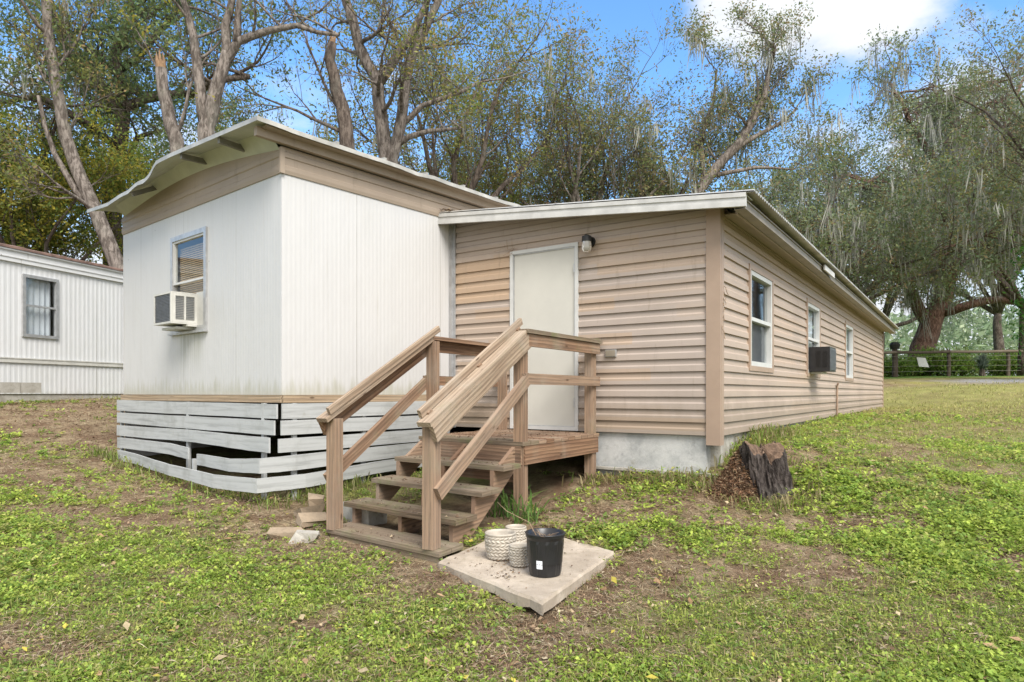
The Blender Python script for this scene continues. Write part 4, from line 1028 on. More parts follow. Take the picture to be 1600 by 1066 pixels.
# ---------------------------------------------------------------- trees
rs = np.random.RandomState(3)
class Tree:
    def __init__(s, seed, leaves=34, leaf=.09, spread=.22, sides=6):
        s.r = random.Random(seed); s.m = MB(); s.tw = []; s.an = []; s.nl = leaves; s.ls = leaf; s.sp = spread; s.sides = sides; s.seed = seed
    def limb(s, pts, r0, r1, sides=None, cap=True):
        n = len(pts); P = []
        for a, b in zip(pts, pts[1:]):
            a, b = Vector(a), Vector(b); P += [a, a.lerp(b, .5)+Vector((s.r.uniform(-1, 1), s.r.uniform(-1, 1), s.r.uniform(-1, 1)))*(b-a).length*.05]
        P.append(Vector(pts[-1])); k = len(P)-1
        s.m.tube(P, [r0+(r1-r0)*i/k for i in range(k+1)], sides or 9, cap); return P
    def grow(s, p, d, L, r, lev, up=.15, leafy=1.0, kids=(4, 4, 4, 5), wig=.22, droop=0):
        d = Vector(d).normalized(); n = 5 if lev < len(kids)-1 else 3; pts = [Vector(p)]; rad = [r]
        for i in range(n):
            d = (d+Vector((s.r.uniform(-wig, wig), s.r.uniform(-wig, wig), s.r.uniform(-wig, wig)+up*.3-droop*.3))).normalized()
            pts.append(pts[-1]+d*L/n); rad.append(r*(1-.55*(i+1)/n))
        s.m.tube(pts, rad, 6 if lev < 2 else (4 if lev < 3 else 3), False)
        if lev >= 1: s.an.append(pts[-2]); s.an.append(pts[1])
        if lev >= len(kids):
            if s.r.random() < leafy*.56: s.tw.append((pts[1], pts[-1]))
            return
        k = kids[lev]
        for i in range(k):
            t = .3+.7*(i+s.r.random())/k; j = min(int(t*n), n-1); q = pts[j].lerp(pts[j+1], t*n-j)
            ax = d.orthogonal().normalized(); ax.rotate(Matrix.Rotation(s.r.uniform(0, 6.283), 3, d)); ang = s.r.uniform(.45, 1.05)
            nd_ = d.copy(); nd_.rotate(Matrix.Rotation(ang, 3, ax)); nd_.z += up*.5-droop*.4
            s.grow(q, nd_, L*s.r.uniform(.52, .72), rad[j]*.58, lev+1, up, leafy, kids, wig, droop)
        s.grow(pts[-1], d, L*.6, rad[-1]*.9, lev+1, up, leafy, kids, wig, droop)
    def finish(s, name, label, base, barkm, cols, group, moss=0, mossl=(.5, 1.4), cat='tree', broken=None):
        e = empty(name, base, label, cat, group)
        s.m.build('trunk', barkm, e, smooth=True)
        rs = np.random.RandomState(s.seed)
        if s.tw and s.nl:
            A = np.array([[*a] for a, b in s.tw]); B = np.array([[*b] for a, b in s.tw]); n = len(A)
            k = max(8, int(s.nl*.5)); t = rs.rand(n, k, 1)*1.15; c = A[:, None]+(B-A)[:, None]*t+rs.normal(0, s.sp*.62, (n, k, 3))*np.array([1, 1, .75])
            c = c.reshape(-1, 3); m_ = len(c); sz = s.ls*.72*rs.uniform(.6, 1.3, (m_, 1))
            u = rs.normal(0, 1, (m_, 3)); u /= np.linalg.norm(u, axis=1, keepdims=True); v = np.cross(u, rs.normal(0, 1, (m_, 3))); v /= np.linalg.norm(v, axis=1, keepdims=True)
            V = np.stack([c-u*sz, c+v*sz*.42, c+u*sz, c-v*sz*.42], 1)
            cl = np.array(cols); ci = rs.randint(0, len(cl), n); tw = np.repeat(cl[ci], k, 0)
            col = tw*rs.uniform(.65, 1.35, (m_, 1))
            pick = rs.rand(m_) < .3; col[pick] = cl[rs.randint(0, len(cl), pick.sum())]*rs.uniform(.7, 1.3, (pick.sum(), 1))
            np_mesh('crown', V, 4, 'leaf', col, e)
        if moss and s.an:
            an = np.array([[*a] for a in s.an]); idx = rs.choice(len(an), moss); a = an[idx]; st_ = 9
            ln = rs.uniform(mossl[0], mossl[1], (moss, 1)); a = np.repeat(a, st_, 0); ln = np.repeat(ln, st_, 0)*rs.uniform(.35, 1, (moss*st_, 1))
            a = a+rs.normal(0, .10, a.shape)*np.array([1, 1, .3]); m_ = len(a)
            th = rs.uniform(0, 6.283, (m_, 1)); wv_ = np.concatenate([np.cos(th), np.sin(th), 0*th], 1)*rs.uniform(.008, .03, (m_, 1))
            dn = np.concatenate([rs.normal(0, .14, (m_, 2)), -np.ones((m_, 1))], 1)*ln
            mid = a+dn*.5+rs.normal(0, .03, (m_, 3)); tip = a+dn
            V = np.concatenate([np.stack([a-wv_*.4, a+wv_*.4, mid+wv_, mid-wv_], 1), np.stack([mid-wv_, mid+wv_, tip+wv_*.15, tip-wv_*.15], 1)], 0)
            col = np.array([.42, .42, .37])*np.repeat(rs.uniform(.6, 1.15, (moss, 1)), st_, 0); col = np.concatenate([col, col], 0)
            np_mesh('spanish_moss', V, 4, 'moss', col, e)['kind'] = 'stuff'
        if broken:
            for q, d_, r_ in broken:
                m = MB()
            for k in range(11):
                a = 6.283*k/11; o3 = Vector((math.cos(a), math.sin(a), 0))*r_*.62; hh = s.r.uniform(.35, 1.0)
                m.tube([q+o3*.5-Vector(d_)*.35, q+o3*.95+Vector(d_)*hh*.5, q+o3*.8+Vector(d_)*hh], [r_*.42, r_*.3, .006], 5, False)
            m.build('broken_wood', 'copper', e)
        return e
OAK = [(0.185, 0.233, 0.086), (0.233, 0.257, 0.111), (0.147, 0.196, 0.086), (0.294, 0.282, 0.122), (0.32, 0.246, 0.135)]
OAKD = [(0.138, 0.208, 0.083), (0.18, 0.235, 0.097), (0.124, 0.18, 0.083)]
OLIVE = [(0.227, 0.25, 0.08), (0.296, 0.296, 0.091), (0.182, 0.227, 0.069), (0.341, 0.25, 0.114)]
YEL = [(0.265, 0.265, 0.047), (0.187, 0.234, 0.047), (0.14, 0.203, 0.047), (0.343, 0.296, 0.047)]
GREY = [(0.245, 0.302, 0.186), (0.186, 0.245, 0.139), (0.302, 0.337, 0.222), (0.163, 0.209, 0.116)]
TG = 'trees behind the houses'
def base_of(px, D): x = (px-800)/1040*D; return Vector((x, D, g1(x, D)-.1))
def rand_dir(r, up=.4): a = r.uniform(0, 6.283); return Vector((math.cos(a), math.sin(a), up))

# leaning pale trunk behind the trailer
t = Tree(11, 26, .07, .22); D = 15.5
b = base_of(215, D); P = t.limb([b, K(190, 430, D), K(150, 330, D), K(103, 215, D), K(84, 110, D), K(72, 0, D), K(60, -80, D)], .20, .08)
for i in (4, 6, 7, 8, 9, 10, 11):
    t.grow(P[i], rand_dir(t.r, .7), 1.3, .05, 0, .3, .45, (4, 4, 4))
t.limb([K(150, 330, D), K(120, 300, D), K(85, 240, D), K(60, 150, D)], .1, .04)
t.finish('leaning_tree', 'tall pale trunk leaning left behind the trailer roof', b, 'bark_pale', OLIVE, TG)
# dark live oak with sprawling limbs
t = Tree(12, 27, .085, .26); D = 19
b = base_of(180, D); P = t.limb([b, K(180, 400, D), K(178, 300, D), K(190, 200, D), K(195, 165, D)], .36, .15)
for pts, r_ in (([K(190, 185, D), K(165, 140, D), K(130, 105, D), K(95, 60, D), K(70, -30, D)], .16), ([K(190, 170, D), K(225, 155, D), K(270, 148, D), K(330, 130, D-1), K(390, 120, D-1)], .15), ([K(190, 180, D), K(185, 110, D), K(180, 80, D), K(205, 20, D), K(215, -60, D)], .15), ([K(178, 300, D), K(215, 215, D), K(250, 205, D)], .1), ([K(185, 230, D), K(130, 190, D-2), K(60, 150, D-2), K(10, 160, D-2)], .12), ([K(185, 110, D), K(240, 60, D), K(280, 10, D), K(300, -60, D)], .11)):
    Q_ = t.limb(pts, r_, r_*.45)
    for q in Q_[2:]: t.grow(q, rand_dir(t.r, .35), 1.5, r_*.35, 1, .1, .8, (4, 4, 4, 4))
t.finish('live_oak', 'dark trunked live oak with sprawling limbs behind the white home', b, 'bark_dark', OAKD+OLIVE[:1], TG)
# broken trunk
t = Tree(13, 14, .07, .15); D = 13.5
b = base_of(300, D); P = t.limb([b, K(282, 300, D), K(276, 220, D), K(262, 170, D), K(252, 108, D)], .17, .11)
t.grow(K(275, 215, D), (.6, 0, 1), 1.6, .045, 0, .3, .2, (3, 3, 4)); t.grow(K(256, 125, D), (-.5, 0, .9), .8, .03, 1, .3, .9, (3, 3, 4))
t.finish('broken_tree', 'snapped tree trunk with a raw orange top above the white roof', b, 'bark_pale', YEL, TG, broken=[(K(252, 108, D), (-.04, 0, .38), .115)])
# forked pale trunk, mostly bare
t = Tree(14, 12, .07, .18); D = 13.2
b = base_of(322, D); P = t.limb([b, K(322, 300, D), K(322, 200, D), K(335, 150, D), K(352, 95, D), K(354, 82, D)], .21, .09)
for pts, r_ in (([K(322, 205, D), K(312, 130, D), K(303, 60, D), K(290, 10, D), K(270, -60, D)], .12), ([K(350, 105, D), K(352, 40, D), K(365, -10, D), K(370, -80, D)], .11), ([K(346, 110, D), K(372, 65, D), K(420, 48, D), K(465, 40, D), K(530, 55, D)], .10), ([K(370, 68, D), K(372, 20, D), K(385, -50, D)], .09)):
    Q_ = t.limb(pts, r_, r_*.35)
    for q in Q_[3:]: t.grow(q, rand_dir(t.r, .6), 1.3, r_*.25, 0, .2, .16, (3, 3, 3))
t.finish('bare_forked_tree', 'pale forked tree nearly bare, its long limb reaching right above the white roof', b, 'bark_pale', YEL, TG)
# stub trunk
t = Tree(15, 14, .06, .15); D = 14
b = base_of(560, D); t.limb([b, K(548, 260, D), K(540, 200, D), K(525, 140, D), K(515, 95, D), K(519, 68, D)], .19, .09)
t.grow(K(530, 170, D), (-.7, 0, .8), 1.6, .04, 0, .3, .25, (4, 3, 3)); t.grow(K(540, 210, D), (-.9, 0, .5), 1.9, .04, 0, .3, .4, (4, 3, 3))
t.finish('broken_tree', 'narrow snapped trunk leaning left against the blue sky at roof ridge', b, 'bark_dark', YEL, TG, broken=[(K(519, 68, D), (.03, 0, .28), .08)])
# forked tree with yellow-green vines
t = Tree(16, 34, .062, .22); D = 16
b = base_of(610, D)
for pts, r_ in (([b, K(605, 260, D), K(595, 180, D), K(590, 125, D), K(560, 70, D), K(540, 0, D), K(535, -60, D)], .2), ([K(592, 130, D), K(625, 80, D), K(650, 40, D), K(680, -40, D)], .13), ([b+Vector((.2, .3, 0)), K(612, 250, D), K(628, 180, D), K(640, 100, D), K(662, 50, D), K(700, -50, D)], .17), ([K(620, 200, D), K(660, 165, D), K(700, 150, D), K(745, 130, D)], .08), ([K(615, 230, D), K(670, 205, D), K(720, 200, D)], .08)):
    Q_ = t.limb(pts, r_, r_*.45)
    for q in Q_[4:] if len(pts) > 4 else Q_[2:]:
        t.grow(q, rand_dir(t.r, .4)+Vector((.4, 0, 0)), 1.25, r_*.3, 0, .1, .62 if q.x > -2.6 else .2, (3, 3, 4))
t.finish('vine_tree', 'forked tree draped in yellow green leaves right of the white roof', b, 'bark_pale', YEL+OLIVE+OLIVE, TG)
def oak(seed, px, D, topy, label, cols, leafy=.8, spread=1.0, n=7, moss=0, trunk_top=None, barkm='bark_dark', leaves=34, leaf=.08, name='live_oak', lean=0, kids=(4, 4, 4), sp=.26, low=.35, group=TG, mossl=(.5, 1.4), r0=None, wide=0):
    t = Tree(seed, leaves, leaf, sp); b = base_of(px, D); top_z = (614-topy)/1040*D; H = top_z-b.z; r0 = (r0 or H*.028)*.66
    fork = b+Vector((lean*.4, 0, H*low)); P = t.limb([b, b+Vector((lean*.1, 0, H*low*.5)), fork], r0, r0*.5)
    for i in range(n):
        a = 6.283*(i+t.r.random()*.6)/n; k = t.r.uniform(.35, 1); rad = H*.32*spread*k*(1+wide*.8*k)
        e_ = fork+Vector((math.cos(a)*rad+lean*.6, math.sin(a)*rad*.8, (H*(1-low))*(.62-.30*k*k-wide*.30*k+t.r.uniform(-.08, .1))))
        md = fork.lerp(e_, .5)+Vector((t.r.uniform(-.4, .4), 0, t.r.uniform(-.2, .5)))
        Q_ = t.limb([fork-Vector((0, 0, r0*1.3)), md, e_], r0*(.5 if n < 9 else .42), r0*.14)
        for q in Q_[1:]: t.grow(q, (e_-fork).normalized()+rand_dir(t.r, .5)*.9, H*.15, r0*.13, 0, .12, leafy, kids, .22, wide*.45)
    zz = sorted(p_[1].z for p_ in t.tw); sc = (top_z-b.z)/(zz[int(len(zz)*.995)]-b.z)
    t.m.v = [tuple(b+(Vector(v)-b)*sc) for v in t.m.v]; t.tw = [(b+(p_-b)*sc, b+(q_-b)*sc) for p_, q_ in t.tw]; t.an = [b+(p_-b)*sc for p_ in t.an]
    print('oak', seed, round(sc, 2), len(t.tw))
    return t.finish(name, label, b, barkm, cols, group, moss, mossl)
oak(31, 715, 21, 15, 'sparse tall oak rising highest in the gap above the roof junction', OLIVE, .62, .75, 7, 25, leaves=30, low=.4)
oak(32, 800, 26, 120, 'greenish oak above the roof valley', OLIVE+YEL[:2], .7, .8, 7, 40, leaves=34)
oak(33, 905, 24, 45, 'thin crowned oak with a lone upright spray above the tan roof', OAK, .55, .7, 7, 25, leaves=26, barkm='bark_pale', low=.3)
oak(34, 1000, 25, 105, 'dense brown green oak above the middle of the tan roof', OAK, .75, .75, 8, 60, leaves=34, low=.28)
# leaning oak over the roof end
t = Tree(35, 28, .075, .24); D = 23; b = base_of(1060, D)
for pts, r_ in (([b, K(1072, 400, D), K(1090, 300, D), K(1125, 255, D), K(1170, 200, D), K(1195, 150, D), K(1210, 75, D)], .26), ([K(1110, 275, D), K(1160, 225, D), K(1215, 195, D), K(1245, 170, D)], .12), ([K(1100, 290, D), K(1095, 225, D), K(1115, 160, D), K(1120, 110, D)], .1), ([K(1110, 275, D), K(1180, 262, D), K(1240, 265, D)], .09), ([K(1165, 205, D), K(1185, 150, D), K(1180, 100, D)], .08)):
    Q_ = t.limb(pts, r_, r_*.3)
    for q in Q_[3:]:
        if q.z > 6.0: t.grow(q, rand_dir(t.r, .6), 1.05, r_*.2, 0, .2, .8, (4, 3, 4))
t.finish('live_oak', 'oak leaning right above the eave corner, its limbs bare inside', b, 'bark_pale', OAK, TG, 50)
# moss hung oaks on the right
RG = 'moss hung oaks beyond the field'
t = Tree(41, 30, .12, .36); D = 35; b = base_of(1432, D)
for pts, r_ in (([b, K(1440, 545, D), K(1456, 500, D), K(1474, 462, D), K(1486, 400, D), K(1478, 330, D), K(1495, 240, D), K(1488, 150, D)], .64), ([K(1466, 490, D), K(1510, 478, D-1), K(1560, 468, D-1), K(1625, 480, D-2), K(1680, 470, D-2)], .27),
    ([K(1450, 505, D), K(1425, 460, D), K(1395, 430, D-1), K(1340, 420, D-2), K(1290, 430, D-2)], .34), ([K(1478, 440, D), K(1520, 390, D), K(1580, 340, D), K(1650, 310, D)], .3), ([K(1484, 400, D), K(1440, 340, D), K(1390, 300, D), K(1340, 290, D)], .3),
    ([K(1480, 340, D), K(1530, 270, D), K(1570, 200, D), K(1600, 120, D)], .22), ([K(1484, 300, D), K(1440, 220, D), K(1410, 160, D), K(1390, 130, D)], .2), ([K(1475, 460, D), K(1480, 420, D-3), K(1470, 390, D-6)], .28)):
    Q_ = t.limb(pts, r_, r_*.32)
    for q in Q_[3:]:
        if q.z > 5.8:
            for _ in range(2): t.grow(q, rand_dir(t.r, .25), 2.0, r_*.16+.03, 0, .08, .7, (4, 3, 4), .24, .25)
t.finish('live_oak', 'massive reddish trunked oak leaning behind the fence, hung with grey moss', b, 'bark_red', GREY+OAK[:2], RG, 430, (.8, 2.4))
oak(42, 1560, 42, 110, 'oak right of the massive trunk with long grey moss curtains', GREY+OAK[:2], .62, 1.1, 9, 230, leaves=40, leaf=.13, sp=.42, low=.2, group=RG, mossl=(1, 2.6), r0=.5, wide=.4)
oak(43, 1330, 30, 215, 'mossy oak just past the far end of the tan wall', GREY+OAK, .55, 1.1, 8, 130, leaves=36, leaf=.11, sp=.36, low=.3, group=RG, mossl=(.8, 2), wide=.4)
oak(44, 1600, 31, 150, 'green oak at the right edge of the field fence', GREY+OLIVE, .6, 1.1, 9, 110, leaves=40, leaf=.11, sp=.36, low=.24, group=RG, mossl=(.8, 2.2), wide=.4)
oak(45, 1700, 22, -40, 'nearest oak overhanging the upper right corner of the view', OAK+GREY[:1], .6, 1.0, 8, 60, leaves=36, leaf=.08, low=.38, group=RG)
oak(46, 1375, 50, 215, 'far mossy oak between the roof end and the massive trunk', GREY, .7, 1.3, 8, 100, leaves=34, leaf=.15, sp=.5, low=.2, group=RG, mossl=(1, 2.5), wide=.4)
oak(47, 1250, 38, 190, 'grey green oak rising behind the far part of the tan roof', OAK+GREY[:2], .55, 1.0, 8, 70, leaves=34, leaf=.12, sp=.4, low=.25, group=RG, mossl=(.8, 2), wide=.4)
# trees at the left edge and behind
oak(51, 30, 18, -60, 'tall oak at the left edge above the trailer', OAKD+OLIVE, .55, .9, 7, 20, leaves=26, leaf=.08, low=.3)
#oak(52, -120, 24, 40, 'dark oak half out of view at the left edge', OAKD+OLIVE, .85, 1, 8, 20, leaves=36, leaf=.09, low=.3)
#oak(53, 110, 26, 130, 'background oak low behind the leaning pale trunk', YEL+OLIVE, .85, 1, 8, 20, leaves=36, leaf=.10, low=.25)
oak(54, 60, 17, 190, 'low bushy tree with yellow leaves above the trailer roof', YEL, .9, 1.1, 8, 0, leaves=40, leaf=.07, low=.3, name='bushy_tree')
oak(55, 290, 27, 110, 'background oak behind the snapped trunk', OAKD+OLIVE, .8, 1.0, 8, 30, leaves=34, leaf=.10, low=.3)
oak(56, 430, 34, 215, 'distant small tree in the gap left of the narrow snapped trunk', OLIVE, .55, 1, 7, 0, leaves=26, leaf=.11, low=.3)
oak(57, 640, 30, 215, 'low background oak behind the vine draped forks', YEL+OLIVE, .6, 1.3, 8, 20, leaves=34, leaf=.11, low=.25)
oak(58, 1130, 34, 260, 'low background oak behind the leaning one', OAK, .5, 1.3, 8, 60, leaves=32, leaf=.12, low=.2)
oak(59, 950, 36, 240, 'low background oak behind the middle of the tan roof', OLIVE+OAK, .5, 1.3, 8, 40, leaves=32, leaf=.12, low=.2)
# far wood and shrubs beyond the fence
def far_wood():
    m_ = 60000; rs = np.random.RandomState(5); x = rs.uniform(-70, 110, m_); y = 75+rs.normal(0, 5, m_); h = (5+5*vnoise(x, 0*x, .12, 3))
    z = 1.3+h*rs.rand(m_)**.7; c = np.stack([x, y, z], 1); u = rs.normal(0, 1, (m_, 3))*.19; v = rs.normal(0, 1, (m_, 3))*.13
    V = np.stack([c-u, c+v, c+u, c-v], 1); cl = np.array(GREY)[rs.randint(0, 4, m_)]*rs.uniform(1.0, 1.8, (m_, 1))  # leaf colours lightened to paint in distance haze
    o = np_mesh('far_wood', V, 4, 'leaf', cl); tag(o, 'far wood closing the horizon behind the oaks, haze put into its pale leaf colours', 'wood', kind='stuff')
far_wood()
def bush(px, D, w, h, n, cols, label, leaf=.06, name='shrub', group='shrubs along the fence', z0=None, cat='shrub'):
    b = base_of(px, D); rs = np.random.RandomState(int(abs(px)*7+D)); e = empty(name, b, label, cat, group)
    m = MB(); cl = []
    for k in range(9):
        d_ = Vector((rs.uniform(-1, 1)*w*.45, rs.uniform(-1, 1)*w*.4, h*rs.uniform(.5, .95))); m.tube([b, b+d_*.5, b+d_], [.02, .014, .006], 4, False); cl.append(b+d_); cl.append(b+d_*.6)
    m.build('stem', 'bark_dark', e)
    cl = np.array([[*q] for q in cl]); c = cl[rs.randint(0, len(cl), n)]+rs.normal(0, 1, (n, 3))*np.array([w*.17, w*.15, h*.14]); c[:, 2] = np.maximum(c[:, 2], b.z+.05)
    u = rs.normal(0, 1, (n, 3)); u /= np.linalg.norm(u, axis=1, keepdims=True); v = np.cross(u, rs.normal(0, 1, (n, 3))); v /= np.linalg.norm(v, axis=1, keepdims=True); s_ = leaf*rs.uniform(.6, 1.3, (n, 1))
    col = np.array(cols)[rs.randint(0, len(cols), n)]*rs.uniform(.65, 1.35, (n, 1)); np_mesh('foliage', np.stack([c-u*s_, c+v*s_*.4, c+u*s_, c-v*s_*.4], 1), 4, 'leaf', col, e)
LG = [(.22, .36, .06), (.17, .30, .05), (.28, .38, .08)]
for px, D, w_, h_, lab in ((1385, 33, 2.4, 1.0, 'pale green shrub behind the fence nearest the tan wall'), (1465, 33.5, 2.2, 1.3, 'bright green shrub behind the fence beside the massive trunk'), (1505, 33, 2.6, 1.2, 'bright green shrub behind the fence below the moss curtains'), (1560, 33, 2.4, 1.2, 'shrub behind the fence right of the grey yucca'), (1595, 32.5, 2.6, 1.3, 'bright shrub behind the fence at the right edge'), (1425, 34, 2.0, .9, 'low shrub behind the fence at the crooked board')):
    bush(px, D, w_, h_, 3500, LG+OLIVE[:1], lab, .08)
bush(1630, 25, 1.9, 4.6, 3200, [(.05, .16, .03), (.08, .2, .03)], 'vivid green sapling with fine leaves at the right edge', .08, 'sapling', 'saplings', cat='sapling')
# grey yucca on the fence
b = base_of(1535, 30.4); e = empty('yucca', b, 'grey green spiky clump in front of the rail fence', 'plant')
rs = np.random.RandomState(8); Vv = []
for i in range(260):
    a = rs.uniform(0, 6.283); el = rs.uniform(.2, 1.5); hh = rs.uniform(.35, .75); ln = rs.uniform(.35, .6); o3_ = np.array([b.x, b.y, b.z+hh]); d_ = np.array([math.cos(a)*math.cos(el), math.sin(a)*math.cos(el), math.sin(el)])*ln; s_ = np.array([-math.sin(a), math.cos(a), 0])*.035
    Vv.append([o3_-s_, o3_+s_, o3_+d_*.6+s_*.7, o3_+d_])
np_mesh('leaves', np.array(Vv), 4, 'leaf', np.array([.16, .20, .16])*rs.uniform(.6, 1.3, (260, 1)), e)
m = MB(); m.tube([b, b+Vector((0, 0, .45))], [.14, .10], 8); m.build('stem', 'bark_dark', e)

# ---------------------------------------------------------------- ground cover
def inside(x, y, poly):
    c = np.zeros(len(x), bool); n = len(poly); j = n-1
    for i in range(n):
        xi, yi = poly[i]; xj, yj = poly[j]
        c ^= ((yi > y) != (yj > y)) & (x < (xj-xi)*(y-yi)/(yj-yi+1e-12)+xi); j = i
    return c
POLY = [[tuple(F_+U_*.02), tuple(A_+U_*.02), tuple(C_-U_*.1), tuple(E_-U_*.05)], [tuple(A_+U_*.02), tuple(B_+U_*.02), tuple(D_-U_*.3), tuple(C_-U_*.1)], [WE.xy(-.05, .0), WE.xy(4, 0), WE.xy(4, -13), WE.xy(-.05, -13)], [AF.xy(-3.3, .02), AF.xy(.02, .02), AS.xy(15, .02), AF.xy(-3.3, -15)],
        [tuple(sn), tuple(sr), tuple(sb), tuple(sl_)], [tuple(E_-VD*.1-U_*.1), tuple(F_-VD*.1+U_*.12), tuple(F_+VD*.35+U_*.15), tuple(E_+VD*.35-U_*.1)],
        [NF.xy(-4, .0), NF.xy(3, 0), NF.xy(3, -4), NF.xy(-4, -4)], [(1.9, 5.8), (2.55, 5.8), (2.5, 6.2), (1.9, 6.2)]]
def samp(n, d0, d1, pw, rs, wid=1.0):
    t = rs.rand(n); D = (d0**pw+(d1**pw-d0**pw)*t)**(1/pw); x = D*rs.uniform(-.86, .90, n)*wid
    k = np.ones(n, bool)
    for p in POLY: k &= ~inside(x, D, p)
    return x[k], D[k]
rs = np.random.RandomState(99)
def leaves(c, az, el, ln, wd, col, name, label, mat='weed', cat='weeds'):
    u = np.stack([np.cos(az)*np.cos(el), np.sin(az)*np.cos(el), np.sin(el)], 1)*ln[:, None]; s_ = np.stack([-np.sin(az), np.cos(az), rs.normal(0, .35, len(az))], 1)*wd[:, None]
    m_ = c+u*.55+np.array([0, 0, .004]); V = np.stack([c, m_+s_, c+u, m_-s_], 1)
    o = np_mesh(name, V, 4, mat, col); tag(o, label, cat, kind='stuff'); return o
# broad-leaved weeds in clumps
x, y = samp(100000, 2.5, 13, -.35, rs); g, dry = green(x, y); lush = fbm(x, y, .55, 51, 3)
k = rs.rand(len(x)) < np.clip(.035+g*1.15*np.clip((lush-.25)*2.4, .15, 1), 0, 1)*(1-.78*dry)
x, y, g, lush = x[k], y[k], g[k], lush[k]; z = gz(x, y); nl = 9
cx = np.repeat(x, nl); cy = np.repeat(y, nl); cz = np.repeat(z, nl); n = len(cx); D = cy
hgt = np.repeat(.012+.085*rs.rand(len(x))**1.6*np.clip((lush-.3)*3.0, .25, 1.3), nl); hh = hgt*rs.rand(n)
c = np.stack([cx+rs.normal(0, .022, n), cy+rs.normal(0, .022, n), cz+hh], 1)
ln = rs.uniform(.012, .034, n)*(.8+.5*np.repeat(np.clip((lush-.3)*2.5, 0, 1), nl))*(1+np.clip((D-4)*.11, 0, 1.2)); az = rs.uniform(0, 6.283, n); el = rs.uniform(-.1, .75, n)
c0_ = np.array([[.40, .52, .09], [.33, .46, .085], [.47, .56, .11], [.26, .39, .085], [.50, .50, .16]])
hue = np.repeat(c0_[np.clip(fbm(x, y, 1.7, 61, 3)*5+rs.normal(0, .9, len(x)), 0, 4.9).astype(int)], nl, 0)*np.repeat(rs.uniform(.6, 1.2, (len(x), 1)), nl, 0)*rs.uniform(.75, 1.2, (n, 1))
leaves(c, az, el, ln, ln*.30, hue, 'weeds', 'bright green low broad leaved weeds covering the yard')
print('weeds', n)
# grass blades
x, y = samp(120000, 2.5, 24, -.25, rs); g, dry = green(x, y); k = rs.rand(len(x)) < np.clip(.12+.5*g+.45*dry, 0, 1)*(1-.8*brown(x, y)); x, y, g, dry = x[k], y[k], g[k], dry[k]
n = len(x); z = gz(x, y); az = rs.uniform(0, 6.283, n); el = rs.uniform(.5, 1.5, n); ln = rs.uniform(.025, .07, n)*(1+np.clip((y-5)*.03, 0, .5)); wd = ln*.045*(1+np.clip((y-4)*.14, 0, 2.4))
cg = np.array([.30, .40, .07]); cd = np.array([.50, .44, .18]); f = np.clip(rs.rand(n)*.8+dry*.45-.1, 0, 1)[:, None]
leaves(np.stack([x, y, z], 1), az, el, ln, wd, (cg*(1-f)+cd*f)*rs.uniform(.6, 1.2, (n, 1)), 'grass', 'thin grass blades scattered over the yard and the field', cat='grass')
print('grass', n)
# straw and dead leaf litter
x, y = samp(230000, 2.5, 15, -.3, rs); g, dry = green(x, y); b_ = brown(x, y); k = rs.rand(len(x)) < np.clip(.34+.66*b_+.3*(1-g), 0, 1); x, y = x[k], y[k]; n = len(x)
z = gz(x, y)+rs.uniform(.002, .030, n); az = rs.uniform(0, 6.283, n); el = rs.normal(0, .22, n); ln = rs.uniform(.02, .085, n); bl_ = rs.rand(n) < .07; ln = np.where(bl_, rs.uniform(.012, .035, n), ln); wd = np.where(bl_, ln*.35, .0016+.0*ln)*(1+np.clip((y-4)*.2, 0, 1.5))
cl = np.array([[.42, .32, .20], [.28, .18, .115], [.50, .42, .29], [.18, .11, .07], [.36, .25, .16]])[rs.randint(0, 5, n)]*rs.uniform(.6, 1.1, (n, 1))
leaves(np.stack([x, y, z], 1), az, el, ln, wd, cl, 'straw_litter', 'dry straw and fallen leaf litter on the bare soil', 'litter', 'litter'); print('litter', n)
# taller tufts growing at the skirting, steps, foundation and stump
def tufts(spots, name, label, ln0, ln1, cols, nb=70, sp=.10, wdk=.028):
    X, Y, Z, c = [], [], [], []
    for (x_, y_) in spots:
        a = rs.normal(x_, sp, nb); b__ = rs.normal(y_, sp*.6, nb); X.append(a); Y.append(b__); Z.append(gz(a, b__))
    X = np.concatenate(X); Y = np.concatenate(Y); Z = np.concatenate(Z); n = len(X); az = rs.uniform(0, 6.283, n); el = rs.uniform(.7, 1.45, n); ln = rs.uniform(ln0, ln1, n)
    col = np.array(cols)[rs.randint(0, len(cols), n)]*rs.uniform(.6, 1.2, (n, 1))
    u = np.stack([np.cos(az)*np.cos(el), np.sin(az)*np.cos(el), np.sin(el)], 1)*ln[:, None]; s_ = np.stack([-np.sin(az), np.cos(az), 0*az], 1)*(ln*wdk)[:, None]
    c = np.stack([X, Y, Z], 1); mid = c+u*.6; tip = mid+u*.45*np.array([1.6, 1.6, .35])-np.array([0, 0, .01])
    V = np.concatenate([np.stack([c-s_, c+s_, mid+s_*.9, mid-s_*.9], 1), np.stack([mid-s_*.9, mid+s_*.9, tip, tip], 1)], 0)
    V[len(X):, 3] = tip-s_*.05
    o = np_mesh(name, V, 4, 'weed', np.concatenate([col, col], 0)); tag(o, label, 'grass', kind='stuff')
sk_spots = [WE.xy(u, .12+.1*rs.rand()) for u in (.3, .7, 1.2, 1.7, 1.9, 2.3, 2.9, 3.3, 3.9, 4.15, 4.3)]+[WS.xy(u, .15) for u in (-.2, .1, .35, .6, .8)]
tufts(sk_spots, 'tall_grass', 'long green grass growing up through the slat skirting', .07, .22, [(.22, .32, .06), (.30, .33, .10), (.36, .32, .17)])
